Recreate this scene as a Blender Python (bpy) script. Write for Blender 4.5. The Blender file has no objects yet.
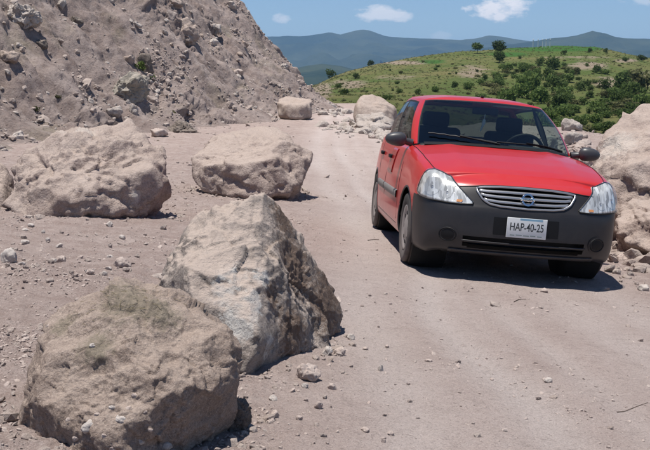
import bpy, bmesh, math, random
import numpy as np
from mathutils import Vector, Matrix
from mathutils.bvhtree import BVHTree

SC = bpy.context.scene
COL = SC.collection
R = math.radians

# ------------------------------------------------------------------ camera
CAMZ = 1.25            # camera height above the road beneath it
F = 1000.0             # focal length in pixels of a 650 px wide frame
PITCH = math.atan(150.0 / F)
cd = bpy.data.cameras.new('camera')
cam = bpy.data.objects.new('camera', cd)
COL.objects.link(cam)
cam.location = (0, 0, CAMZ)
cam.rotation_euler = (math.pi / 2 - PITCH, 0, 0)
cd.sensor_fit = 'HORIZONTAL'
cd.sensor_width = 36.0
cd.lens = F / 650 * 36.0
cd.clip_start = 0.05
cd.clip_end = 60000
SC.camera = cam

# ------------------------------------------------------------------ sky and sun
SUN_EL, SUN_AZ = R(81), math.atan2(-0.80, -0.35)      # azimuth measured from +Y towards +X
w = bpy.data.worlds.new('World')
SC.world = w
w.use_nodes = True
nt = w.node_tree
nt.nodes.clear()
N = nt.nodes.new
L = nt.links.new
sky = N('ShaderNodeTexSky')
sky.sky_type = 'NISHITA'
sky.sun_disc = False
sky.sun_elevation = SUN_EL
sky.sun_rotation = SUN_AZ
sky.altitude = 2300
sky.air_density = 1.0
sky.dust_density = 0.0
sky.ozone_density = 5.0
bg = N('ShaderNodeBackground')
bg.inputs['Strength'].default_value = 0.085
out = N('ShaderNodeOutputWorld')


def wmath(op, a, b=None, c=None, clamp=False):
    n = N('ShaderNodeMath')
    n.operation = op
    n.use_clamp = clamp
    for i, v in enumerate((a, b, c)):
        if v is None:
            continue
        if isinstance(v, (int, float)):
            n.inputs[i].default_value = v
        else:
            L(v, n.inputs[i])
    return n.outputs[0]


tc = N('ShaderNodeTexCoord')
sep = N('ShaderNodeSeparateXYZ')
L(tc.outputs['Generated'], sep.inputs[0])
ydir = wmath('MAXIMUM', sep.outputs['Y'], 0.01)
cu = wmath('DIVIDE', sep.outputs['X'], ydir)
cw = wmath('DIVIDE', sep.outputs['Z'], ydir)
comb = N('ShaderNodeCombineXYZ')
L(cu, comb.inputs[0])
L(cw, comb.inputs[1])
cn = N('ShaderNodeTexNoise')
cn.inputs['Scale'].default_value = 42
cn.inputs['Detail'].default_value = 7
cn.inputs['Roughness'].default_value = 0.62
cmap = N('ShaderNodeMapping')
cmap.inputs['Scale'].default_value = (1, 1.9, 1)
L(comb.outputs[0], cmap.inputs[0])
L(cmap.outputs[0], cn.inputs['Vector'])
cover = None
# small fair-weather clouds: (u, w) direction tangents, half-widths, opacity
for (u0, w0, a, b, op) in ((.170, .0655, .030, .0150, 1.0), (.182, .072, .022, .011, .9), (.054, .0595, .026, .0085, .72),
                           (.068, .057, .018, .006, .6), (-.042, .0555, .010, .0055, .5), (.312, .073, .030, .007, .38), (.115, .0385, .012, .0045, .25),
                           (.47, .11, .05, .018, .9), (-.36, .12, .06, .02, .9), (.10, .17, .06, .02, .8), (-.62, .08, .05, .012, .8)):
    du = wmath('DIVIDE', wmath('SUBTRACT', cu, u0), a)
    dw = wmath('DIVIDE', wmath('SUBTRACT', cw, w0), b)
    rr = wmath('ADD', wmath('MULTIPLY', du, du), wmath('MULTIPLY', dw, dw))
    v = wmath('SUBTRACT', 1.0, rr)
    v = wmath('ADD', v, wmath('MULTIPLY', wmath('SUBTRACT', cn.outputs[0], .5), 4.2))
    v = wmath('MULTIPLY', wmath('MULTIPLY', v, 1.25, clamp=True), op)
    cover = v if cover is None else wmath('MAXIMUM', cover, v)
cover = wmath('MULTIPLY', cover, wmath('GREATER_THAN', sep.outputs['Y'], 0.05))
cmix = N('ShaderNodeMix')
cmix.data_type = 'RGBA'
L(cover, cmix.inputs[0])
L(sky.outputs[0], cmix.inputs[6])
cmix.inputs[7].default_value = (10.5, 10.2, 10.3, 1)
L(cmix.outputs[2], bg.inputs['Color'])
L(bg.outputs[0], out.inputs[0])

sl = bpy.data.lights.new('sun', 'SUN')
sl.energy = 4.9
sl.angle = R(0.53)
sl.color = (1.0, 0.955, 0.89)
sun = bpy.data.objects.new('sun', sl)
COL.objects.link(sun)
SUNV = Vector((math.sin(SUN_AZ) * math.cos(SUN_EL), math.cos(SUN_AZ) * math.cos(SUN_EL), math.sin(SUN_EL)))
sun.rotation_euler = SUNV.to_track_quat('Z', 'Y').to_euler()
sun.location = SUNV * 60

vs = SC.view_settings
vs.view_transform = 'Standard'
vs.look = 'None'
vs.gamma = 1.0
vs.exposure = 0.30
vs.use_curve_mapping = False
SC.render.engine = 'CYCLES'
SC.cycles.use_denoising = True
SC.cycles.max_bounces = 8
SC.cycles.transparent_max_bounces = 16
SC.cycles.volume_bounces = 0
SC.cycles.caustics_reflective = False
SC.cycles.caustics_refractive = False

rng = np.random.default_rng(7)
random.seed(7)


# ------------------------------------------------------------------ numpy noise
def _hash(ix, iy, iz, seed):
    h = (ix.astype(np.int64) * 374761393 + iy.astype(np.int64) * 668265263 + iz.astype(np.int64) * 2147483647 + seed * 974634777) & 0xFFFFFFFF
    h = ((h ^ (h >> 13)) * 1274126177) & 0xFFFFFFFF
    h = ((h ^ (h >> 16)) * 2246822519) & 0xFFFFFFFF
    return h ^ (h >> 15)


def _r01(h):
    return (h & 0xFFFF) / 65535.0


def perlin(P, seed=0):
    P = np.asarray(P, float)
    I = np.floor(P).astype(np.int64)
    f = P - I
    u = f * f * f * (f * (f * 6 - 15) + 10)
    res = 0
    for dx in (0, 1):
        for dy in (0, 1):
            for dz in (0, 1):
                h = _hash(I[:, 0] + dx, I[:, 1] + dy, I[:, 2] + dz, seed)
                gx = (h & 1023) / 511.5 - 1
                gy = ((h >> 10) & 1023) / 511.5 - 1
                gz = ((h >> 20) & 1023) / 511.5 - 1
                d = gx * (f[:, 0] - dx) + gy * (f[:, 1] - dy) + gz * (f[:, 2] - dz)
                wx = u[:, 0] if dx else 1 - u[:, 0]
                wy = u[:, 1] if dy else 1 - u[:, 1]
                wz = u[:, 2] if dz else 1 - u[:, 2]
                res = res + d * wx * wy * wz
    return res


def fbm(P, octv=4, seed=0, gain=.5, ridged=False):
    a, s, fq = 1.0, 0, 1.0
    for o in range(octv):
        n = perlin(P * fq, seed + o * 17)
        s = s + a * ((.35 - np.abs(n)) if ridged else n)
        a *= gain
        fq *= 2.03
    return s


def facet(P, seed=0, tilt=1.0, step=.4):
    """piecewise planar cells: broken rock faces"""
    P = np.asarray(P, float)
    I = np.floor(P).astype(np.int64)
    best = np.full(len(P), 1e9)
    val = np.zeros(len(P))
    for dx in (-1, 0, 1):
        for dy in (-1, 0, 1):
            for dz in (-1, 0, 1):
                cx, cy, cz = I[:, 0] + dx, I[:, 1] + dy, I[:, 2] + dz
                h = _hash(cx, cy, cz, seed)
                h2 = _hash(cx, cy, cz, seed + 101)
                q = np.stack([P[:, 0] - cx - (h & 1023) / 1023., P[:, 1] - cy - ((h >> 10) & 1023) / 1023., P[:, 2] - cz - ((h >> 20) & 1023) / 1023.], 1)
                d = (q * q).sum(1)
                m = d < best
                best[m] = d[m]
                g = ((h2 & 1023) / 511.5 - 1) * q[:, 0] + (((h2 >> 10) & 1023) / 511.5 - 1) * q[:, 1] + (((h2 >> 20) & 1023) / 511.5 - 1) * q[:, 2]
                vv = tilt * g + step * (_r01(h2 >> 7) - .5)
                val[m] = vv[m]
    return val


def chip(P, seed=0):
    """squared distance to the nearest cell centre: dished fracture faces meeting in sharp ridges"""
    P = np.asarray(P, float)
    I = np.floor(P).astype(np.int64)
    best = np.full(len(P), 9.0)
    for dx in (-1, 0, 1):
        for dy in (-1, 0, 1):
            for dz in (-1, 0, 1):
                cx, cy, cz = I[:, 0] + dx, I[:, 1] + dy, I[:, 2] + dz
                h = _hash(cx, cy, cz, seed)
                d = (P[:, 0] - cx - (h & 1023) / 1023.) ** 2 + (P[:, 1] - cy - ((h >> 10) & 1023) / 1023.) ** 2 + (P[:, 2] - cz - ((h >> 20) & 1023) / 1023.) ** 2
                best = np.minimum(best, d)
    return best - .3


def smooth(a, b, x):
    t = np.clip((x - a) / (b - a), 0, 1)
    return t * t * (3 - 2 * t)


# ------------------------------------------------------------------ object helpers
def link(o, parent=None):
    COL.objects.link(o)
    if parent is not None:
        o.parent = parent
    return o


def tag(o, label=None, cat=None, group=None, kind=None):
    if label:
        o['label'] = label
    if cat:
        o['category'] = cat
    if group:
        o['group'] = group
    if kind:
        o['kind'] = kind
    return o


def mesh_np(name, V, Fc, mat, parent=None, smooth_sh=True, loc=None):
    """V (n,3) array, Fc (m,3|4) int array"""
    V = np.ascontiguousarray(V, dtype=np.float32)
    Fc = np.ascontiguousarray(Fc, dtype=np.int32)
    me = bpy.data.meshes.new(name)
    k = Fc.shape[1]
    me.vertices.add(len(V))
    me.vertices.foreach_set('co', V.ravel())
    me.loops.add(Fc.size)
    me.loops.foreach_set('vertex_index', Fc.ravel())
    me.polygons.add(len(Fc))
    me.polygons.foreach_set('loop_start', np.arange(0, Fc.size, k, dtype=np.int32))
    me.polygons.foreach_set('loop_total', np.full(len(Fc), k, dtype=np.int32))
    me.polygons.foreach_set('use_smooth', np.full(len(Fc), smooth_sh, dtype=bool))
    me.update(calc_edges=True)
    if mat is not None:
        me.materials.append(mat)
    o = bpy.data.objects.new(name, me)
    if loc is not None:
        o.location = loc
    return link(o, parent)


def attr(o, name, vals):
    a = o.data.attributes.new(name, 'FLOAT', 'POINT')
    a.data.foreach_set('value', np.ascontiguousarray(vals, dtype=np.float32))


def bm_obj(name, bm, mat, parent=None, smooth_sh=False):
    me = bpy.data.meshes.new(name)
    bm.normal_update()
    bm.to_mesh(me)
    bm.free()
    for p in me.polygons:
        p.use_smooth = smooth_sh
    if mat is not None:
        me.materials.append(mat)
    return link(bpy.data.objects.new(name, me), parent)


def grid_faces(nr, nc):
    i = np.arange(nr - 1)[:, None] * nc + np.arange(nc - 1)[None, :]
    i = i.ravel()
    return np.stack([i, i + 1, i + nc + 1, i + nc], 1)


_ico = {}


def ico(level):
    if level not in _ico:
        bm = bmesh.new()
        bmesh.ops.create_icosphere(bm, subdivisions=level, radius=1)
        V = np.array([v.co[:] for v in bm.verts])
        Fc = np.array([[v.index for v in f.verts] for f in bm.faces])
        bm.free()
        _ico[level] = (V, Fc)
    return _ico[level]


# ------------------------------------------------------------------ camera geometry used to lay the place out
RC = np.array([[1, 0, 0], [0, math.cos(PITCH), math.sin(PITCH)], [0, -math.sin(PITCH), math.cos(PITCH)]])
CAMP = np.array([0, 0, CAMZ])


def pix(px, py, d):
    """point at distance d along the optical axis"""
    return CAMP + RC @ (np.array([(px - 325) / F, 1.0, -(py - 225) / F]) * d)


# road plane under the car (slight cross fall) in world axes
_pb, _pr = -.113, -.083
_Rx = np.array([[1, 0, 0], [0, math.cos(_pb), -math.sin(_pb)], [0, math.sin(_pb), math.cos(_pb)]])
_Ry = np.array([[math.cos(_pr), 0, math.sin(_pr)], [0, 1, 0], [-math.sin(_pr), 0, math.cos(_pr)]])
PLANE = RC @ (_Rx @ _Ry).T              # road frame -> world
PN = PLANE[:, 2]
PH = 1.166


def Hbase(x, y):
    pl = -(PN[0] * x + PN[1] * y + PH) / PN[2]
    far = -1.63 + 0.0 * x
    # left verge beyond the boulders rises a little, road stays level
    far = far + .05 * np.clip(-x - 4, 0, 6)
    t = smooth(11.5, 23, y)
    z = pl * (1 - t) + far * t
    # behind the camera the road stays level
    z = np.where(y < 0, -(PN[0] * x + PH) / PN[2], z)
    return z + CAMZ


def H(x, y):
    """ground height: road, verges, the drop on the right"""
    x = np.asarray(x, float)
    y = np.asarray(y, float)
    z = Hbase(np.clip(x, -14, 6), np.clip(y, -30, 70))
    # low bank of dumped earth along the right edge
    e = 3.3 + .020 * (y - 8) ** 1 * .9
    b = smooth(0, 1.5, x - e) * smooth(4.6, 2.4, x - e) * smooth(4, 8, y) * smooth(60, 34, y)
    z = z + .55 * b * smooth(26, 10, y) + .25 * b
    # beyond the bank the hillside falls away
    fs = np.interp(y, [0, 24, 35, 60], [6.6, 7.0, 2.7, 2.2])
    fw = np.interp(y, [0, 24, 35, 60], [12.5, 12.5, 7, 7])
    z = z - smooth(0, 1, (x - fs) / fw) * 9.0
    # and the ground drops past the bend
    z = z - smooth(58, 110, np.hypot(x, y)) * 9 - smooth(110, 2500, np.hypot(x, y)) * 60
    return z


def ground(px, py, dmin=2.0, dmax=60):
    """where the view ray through a photo point meets the ground"""
    ds = np.geomspace(dmin, dmax, 600)
    dirn = RC @ np.array([(px - 325) / F, 1.0, -(py - 225) / F])
    Pt = CAMP + ds[:, None] * dirn
    below = Pt[:, 2] < H(Pt[:, 0], Pt[:, 1])
    k = int(np.argmax(below)) if below.any() else len(ds) - 1
    p = Pt[k].copy()
    p[2] = H(p[0], p[1])
    return p, ds[k]


# ------------------------------------------------------------------ materials
class NT:
    def __init__(s, name):
        s.m = bpy.data.materials.new(name)
        s.m.use_nodes = True
        s.t = s.m.node_tree
        s.t.nodes.clear()
        s.out = s.t.nodes.new('ShaderNodeOutputMaterial')
        s.p = s.t.nodes.new('ShaderNodeBsdfPrincipled')
        s.link(s.p.outputs[0], s.out.inputs[0])
        s._o = None

    def n(s, ty, **kw):
        n = s.t.nodes.new(ty)
        for k, v in kw.items():
            setattr(n, k, v)
        return n

    def link(s, a, b):
        s.t.links.new(a, b)

    def set(s, inp, v):
        if isinstance(v, (int, float, tuple, list)):
            inp.default_value = v
        else:
            s.link(v, inp)

    def pos(s):
        if s._o is None:
            s._o = s.n('ShaderNodeNewGeometry').outputs['Position']
        return s._o

    def obj(s):
        return s.n('ShaderNodeTexCoord').outputs['Object']

    def mapping(s, v, scale=(1, 1, 1), rot=(0, 0, 0), loc=(0, 0, 0)):
        n = s.n('ShaderNodeMapping')
        s.link(v, n.inputs[0])
        n.inputs['Scale'].default_value = scale
        n.inputs['Rotation'].default_value = rot
        n.inputs['Location'].default_value = loc
        return n.outputs[0]

    def noise(s, v, scale, detail=5, rough=.55, dist=0):
        n = s.n('ShaderNodeTexNoise')
        s.link(v, n.inputs['Vector'])
        n.inputs['Scale'].default_value = scale
        n.inputs['Detail'].default_value = detail
        n.inputs['Roughness'].default_value = rough
        n.inputs['Distortion'].default_value = dist
        return n.outputs[0]

    def voro(s, v, scale, feature='F1', rand=1.0, out='Distance'):
        n = s.n('ShaderNodeTexVoronoi', feature=feature)
        s.link(v, n.inputs['Vector'])
        n.inputs['Scale'].default_value = scale
        n.inputs['Randomness'].default_value = rand
        return n.outputs[out]

    def ramp(s, v, stops, interp='LINEAR'):
        n = s.n('ShaderNodeValToRGB')
        n.color_ramp.interpolation = interp
        e = n.color_ramp.elements
        while len(e) < len(stops):
            e.new(.5)
        for i, (p, c) in enumerate(stops):
            e[i].position = p
            e[i].color = (c, c, c, 1) if isinstance(c, (int, float)) else (*c, 1)
        s.link(v, n.inputs[0])
        return n.outputs[0]

    def mix(s, fac, a, b, mode='MIX'):
        n = s.n('ShaderNodeMix', data_type='RGBA', blend_type=mode)
        s.set(n.inputs[0], fac)
        for i, v in ((6, a), (7, b)):
            s.set(n.inputs[i], (*v, 1) if isinstance(v, tuple) and len(v) == 3 else v)
        return n.outputs[2]

    def math(s, op, a, b=None, clamp=False):
        n = s.n('ShaderNodeMath', operation=op, use_clamp=clamp)
        s.set(n.inputs[0], a)
        if b is not None:
            s.set(n.inputs[1], b)
        return n.outputs[0]

    def attr(s, name):
        return s.n('ShaderNodeAttribute', attribute_name=name).outputs['Fac']

    def bump(s, h, strength=.5, dist=.02, prev=None):
        n = s.n('ShaderNodeBump')
        n.inputs['Strength'].default_value = strength
        n.inputs['Distance'].default_value = dist
        s.link(h, n.inputs['Height'])
        if prev is not None:
            s.link(prev, n.inputs['Normal'])
        return n.outputs[0]

    def done(s, color=None, rough=None, normal=None, **kw):
        if color is not None:
            s.set(s.p.inputs['Base Color'], (*color, 1) if isinstance(color, tuple) and len(color) == 3 else color)
        if rough is not None:
            s.set(s.p.inputs['Roughness'], rough)
        if normal is not None:
            s.link(normal, s.p.inputs['Normal'])
        for k, v in kw.items():
            s.set(s.p.inputs[k.replace('_', ' ')], v)
        return s.m


def plain(name, col, rough=.5, metal=0.0, spec=.5, coat=0.0):
    n = NT(name)
    return n.done(col, rough, Metallic=metal, Specular_IOR_Level=spec, Coat_Weight=coat)


def rock_mat(name, base, pale, dark, scale=1.0, dust=.25, vein=None, moss=None, spots=.5, bumpk=1.0, moss_or_shade_k=.55):
    n = NT(name)
    p = n.obj()
    a = n.noise(p, 2.2 * scale, 6, .6, .4)
    b = n.noise(p, 9 * scale, 6, .65)
    c = n.mix(n.ramp(a, [(.35, 0.), (.65, 1.)]), base, pale)
    c = n.mix(n.ramp(b, [(.50, 0.), (.72, .8)]), c, dark)
    # fine grains
    g = n.noise(p, 60 * scale, 4, .7)
    c = n.mix(n.ramp(g, [(.32, min(1, .95 * spots)), (.48, 0.)]), c, dark)
    c = n.mix(n.ramp(g, [(.54, 0.), (.70, min(1, 1.1 * spots))]), c, tuple(min(1, k * 1.35) for k in pale))
    # weathering blotches, greyer and darker than the body
    bl = n.noise(p, 4.3 * scale, 7, .72, 1.2)
    c = n.mix(n.ramp(bl, [(.30, .75), (.44, 0.)]), c, tuple(k * .62 for k in base))
    c = n.mix(n.ramp(bl, [(.58, 0.), (.70, .6)]), c, tuple(min(1, k * 1.18) for k in pale))
    if vein:
        vm = n.attr('vein')
        vn = n.noise(p, 14 * scale, 6, .75, .6)
        f = n.ramp(n.math('ADD', vm, n.math('MULTIPLY', n.math('SUBTRACT', vn, .5), 1.7)), [(.46, 0.), (.72, 1.)])
        c = n.mix(f, c, vein)
    f2 = n.noise(p, 170 * scale, 3, .7)
    c = n.mix(n.ramp(f2, [(.34, min(1, 1.1 * spots)), (.46, 0.)]), c, dark)
    c = n.mix(n.ramp(f2, [(.56, 0.), (.68, min(1, 1.0 * spots))]), c, pale)
    # thin fractures filled with dirt
    wp = n.n('ShaderNodeVectorMath', operation='ADD')
    n.link(p, wp.inputs[0])
    ns = n.n('ShaderNodeTexNoise')
    n.link(p, ns.inputs['Vector'])
    ns.inputs['Scale'].default_value = 3.5 * scale
    ns.inputs['Detail'].default_value = 5
    sc_ = n.n('ShaderNodeVectorMath', operation='SCALE')
    n.link(ns.outputs['Color'], sc_.inputs[0])
    sc_.inputs['Scale'].default_value = .35 / scale
    n.link(sc_.outputs[0], wp.inputs[1])
    ce = n.voro(wp.outputs[0], 2.6 * scale, 'DISTANCE_TO_EDGE')
    crack = n.math('MULTIPLY', n.ramp(ce, [(0., 1.), (.022, 0.)]), n.ramp(n.noise(p, 1.8 * scale, 3, .5), [(.54, 0.), (.66, 1.)]))
    c = n.mix(n.math('MULTIPLY', crack, .3), c, dark)
    # brown dust lying on the upward faces
    nz = n.n('ShaderNodeSeparateXYZ')
    n.link(n.n('ShaderNodeNewGeometry').outputs['Normal'], nz.inputs[0])
    dn = n.math('ADD', nz.outputs['Z'], n.math('MULTIPLY', n.math('SUBTRACT', n.noise(p, 5 * scale, 5, .65), .5), .9))
    c = n.mix(n.ramp(dn, [(.40, 0.), (.85, dust)]), c, (.52, .425, .365))
    if moss:  # moss on the earthy boulder, brown painted shade on the pointed one
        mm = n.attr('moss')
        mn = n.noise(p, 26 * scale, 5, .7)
        f = n.ramp(n.math('ADD', mm, n.math('MULTIPLY', n.math('SUBTRACT', mn, .5), 1.5)), [(.5, 0.), (.9, moss_or_shade_k)])
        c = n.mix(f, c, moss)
    h1 = n.noise(p, 22 * scale, 8, .68, .2)
    h2 = n.voro(p, 38 * scale)
    bn = n.bump(h1, .85 * bumpk, .045 / scale)
    bn = n.bump(h2, .28 * bumpk, .012 / scale, bn)
    bn = n.bump(g, .55 * bumpk, .008 / scale, bn)
    bn = n.bump(n.math('SUBTRACT', 1.0, crack), .5 * bumpk, .012 / scale, bn)
    return n.done(c, .93, bn, Specular_IOR_Level=.15)


# real-world base colours of the place
DIRT = (.335, .268, .240)


def dirt_mat():
    n = NT('dirt_road')
    p = n.pos()
    a = n.noise(p, .35, 5, .6)
    b = n.noise(p, 2.1, 6, .62, .3)
    c = n.mix(n.ramp(a, [(.35, 0.), (.65, 1.)]), (.50, .402, .365), (.57, .470, .430))
    c = n.mix(n.ramp(b, [(.42, 0.), (.7, .7)]), c, (.435, .338, .303))
    # lighter, finer dust where tyres have run, coarser brown earth at the verges
    c = n.mix(n.math('MULTIPLY', n.attr('track'), .75), c, (.62, .54, .505))
    vb = n.noise(p, 7, 6, .7)
    c = n.mix(n.math('MULTIPLY', n.attr('verge'), n.ramp(vb, [(.35, 0.), (.6, .8)])), c, (.35, .262, .230))
    md = n.noise(p, 14, 7, .72, .6)
    c = n.mix(n.ramp(md, [(.32, .5), (.46, 0.)]), c, (.33, .265, .238))
    c = n.mix(n.ramp(md, [(.56, 0.), (.70, .5)]), c, (.60, .52, .485))
    # small grit, dark and pale grains
    g = n.noise(p, 48, 5, .75)
    c = n.mix(n.ramp(g, [(.30, .7), (.43, 0.)]), c, (.22, .175, .155))
    c = n.mix(n.ramp(g, [(.60, 0.), (.74, .6)]), c, (.55, .49, .45))
    g2 = n.noise(p, 170, 3, .7)
    c = n.mix(n.ramp(g2, [(.32, .75), (.44, 0.)]), c, (.24, .195, .17))
    c = n.mix(n.ramp(g2, [(.56, 0.), (.70, .6)]), c, (.66, .59, .55))
    # far beyond the bend: scrub and grass
    far = n.attr('far')
    gr = n.noise(p, .05, 6, .65)
    c = n.mix(far, c, n.mix(n.ramp(gr, [(.4, 0.), (.6, 1.)]), (.075, .10, .035), (.17, .15, .075)))
    h1 = n.noise(p, 9, 9, .7)
    h2 = n.noise(p, 55, 5, .7)
    h3 = n.voro(p, 40)
    bn = n.bump(h1, 1.0, .075)
    bn = n.bump(h2, .8, .018, bn)
    bn = n.bump(n.ramp(h3, [(0., 1.), (.35, 0.)]), .35, .012, bn)
    return n.done(c, .95, bn, Specular_IOR_Level=.12)


def slope_mat():
    n = NT('landslide_earth')
    p = n.pos()
    # streaks running down the slope
    cx = n.n('ShaderNodeCombineXYZ')
    n.link(n.attr('along'), cx.inputs[0])
    pz = n.n('ShaderNodeSeparateXYZ')
    n.link(p, pz.inputs[0])
    n.link(n.math('MULTIPLY', pz.outputs['Z'], .16), cx.inputs[1])
    a = n.noise(cx.outputs[0], 1.1, 7, .66, .35)
    b = n.noise(p, 1.3, 7, .68, .3)
    c = n.mix(n.ramp(a, [(.36, 0.), (.62, 1.)]), (.315, .246, .220), (.43, .352, .320))
    c = n.mix(n.ramp(b, [(.48, 0.), (.68, .75)]), c, (.225, .170, .148))
    g = n.noise(p, 7, 6, .75)
    c = n.mix(n.ramp(g, [(.30, .7), (.46, 0.)]), c, (.12, .095, .08))
    c = n.mix(n.ramp(g, [(.56, 0.), (.70, .7)]), c, (.45, .40, .365))
    gg = n.noise(p, .55, 5, .6)
    c = n.mix(n.ramp(gg, [(.56, 0.), (.72, .4)]), c, (.20, .185, .10))
    h1 = n.noise(p, 4.5, 9, .72)
    h2 = n.noise(p, 22, 6, .7)
    bn = n.bump(h1, 1.0, .14)
    bn = n.bump(h2, .8, .04, bn)
    return n.done(c, .96, bn, Specular_IOR_Level=.1)


def hill_mat():
    n = NT('hill_grass')
    p = n.pos()
    a = n.noise(p, .022, 6, .62, .5)
    b = n.noise(p, .11, 7, .68)
    c = n.mix(n.ramp(a, [(.38, 0.), (.60, 1.)]), (.092, .128, .036), (.175, .160, .068))
    c = n.mix(n.ramp(b, [(.48, 0.), (.66, .9)]), c, (.078, .115, .032))
    s = n.noise(p, .8, 6, .75)
    c = n.mix(n.ramp(s, [(.30, .5), (.48, 0.)]), c, (.06, .08, .025))
    c = n.mix(n.ramp(s, [(.56, 0.), (.74, .5)]), c, (.19, .18, .088))
    # worn earth (attribute) and green crop (attribute)
    e = n.ramp(n.math('ADD', n.attr('earth'), n.math('MULTIPLY', n.math('SUBTRACT', n.noise(p, .16, 6, .7), .5), 1.6)), [(.42, 0.), (.75, 1.)])
    c = n.mix(n.math('MULTIPLY', e, .9), c, (.30, .235, .18))
    k = n.ramp(n.math('ADD', n.attr('crop'), n.math('MULTIPLY', n.math('SUBTRACT', n.noise(p, .1, 4, .6), .5), .5)), [(.45, 0.), (.62, 1.)])
    c = n.mix(k, c, (.055, .125, .030))
    bn = n.bump(n.noise(p, .5, 8, .75), .9, 1.0)
    return n.done(c, .95, bn, Specular_IOR_Level=.05)


def mountain_mat():
    n = NT('mountain_forest')
    p = n.pos()
    a = n.noise(p, .0016, 7, .65)
    c = n.mix(n.ramp(a, [(.40, 0.), (.64, 1.)]), (.018, .032, .016), (.060, .072, .034))
    b = n.noise(p, .006, 5, .7)
    c = n.mix(n.ramp(b, [(.60, 0.), (.74, .35)]), c, (.15, .135, .085))
    bn = n.bump(n.noise(p, .008, 8, .7), .7, 30)
    return n.done(c, 1.0, bn, Specular_IOR_Level=0.)


def leaf_mat(name, c1, c2):
    n = NT(name)
    o = n.n('ShaderNodeObjectInfo').outputs['Random']
    p = n.pos()
    c = n.mix(n.noise(p, .9, 3, .6), c1, c2)
    hs = n.n('ShaderNodeHueSaturation')
    n.link(c, hs.inputs['Color'])
    n.set(hs.inputs['Value'], n.math('ADD', n.math('MULTIPLY', o, .6), .7))
    n.done(hs.outputs[0], .8, Specular_IOR_Level=.15)
    tl_ = n.n('ShaderNodeBsdfTranslucent')
    n.link(hs.outputs[0], tl_.inputs[0])
    mx = n.n('ShaderNodeMixShader')
    mx.inputs[0].default_value = .4
    n.link(n.p.outputs[0], mx.inputs[1])
    n.link(tl_.outputs[0], mx.inputs[2])
    n.link(mx.outputs[0], n.out.inputs[0])
    return n.m


M = dict(
    dirt=dirt_mat(), slope=slope_mat(), hill=hill_mat(), mountain=mountain_mat(),
    leaf=leaf_mat('shrub_leaves', (.075, .125, .030), (.14, .18, .055)),
    leaf_dark=leaf_mat('dark_leaves', (.055, .092, .025), (.105, .138, .044)),
    leaf_olive=leaf_mat('olive_leaves', (.085, .098, .036), (.145, .138, .062)),
    bark=plain('bark', (.11, .085, .065), .9, spec=.2),
    clod=rock_mat('earthy_boulder', (.315, .240, .196), (.405, .322, .268), (.165, .122, .098), 2.0, .28, None, (.17, .155, .105), .8),
    pointed=rock_mat('pointed_boulder_rock', (.265, .226, .202), (.36, .312, .278), (.150, .120, .102), 1.7, .85, (.60, .575, .54), (.165, .118, .092), .7, 1.0, 1.0),  # brown tint: darker rock, with the right face's shade put into the colour
    pink=rock_mat('pinkish_boulder_rock', (.345, .266, .232), (.47, .385, .34), (.180, .133, .112), 1.2, .55, (.56, .51, .46), None, .6),
    tan=rock_mat('tan_boulder_rock', (.35, .275, .235), (.46, .382, .332), (.20, .155, .128), 1.0, .4, None, None, .6),
    palerock=rock_mat('pale_boulder_rock', (.40, .352, .318), (.52, .47, .432), (.26, .215, .185), 1.0, .2, None, None, .5),
    darkrock=rock_mat('dark_boulder_rock', (.16, .135, .115), (.24, .20, .175), (.09, .075, .06), 1.2, .15, None, None, .6),
    pebble=rock_mat('pebble_stone', (.41, .33, .295), (.53, .455, .41), (.26, .20, .175), 6.0, .2, None, None, .5),
    outcrop=rock_mat('grey_outcrop_rock', (.27, .245, .205), (.42, .39, .345), (.17, .150, .115), 1.6, .2, None, None, .8),
    pebble_white=rock_mat('white_pebble_stone', (.46, .41, .37), (.56, .51, .47), (.31, .26, .23), 8.0, .1, None, None, .4),
    rubble=rock_mat('rubble_stone', (.32, .258, .230), (.44, .38, .345), (.185, .145, .125), 2.0, .25, None, None, .6),
)


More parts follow.
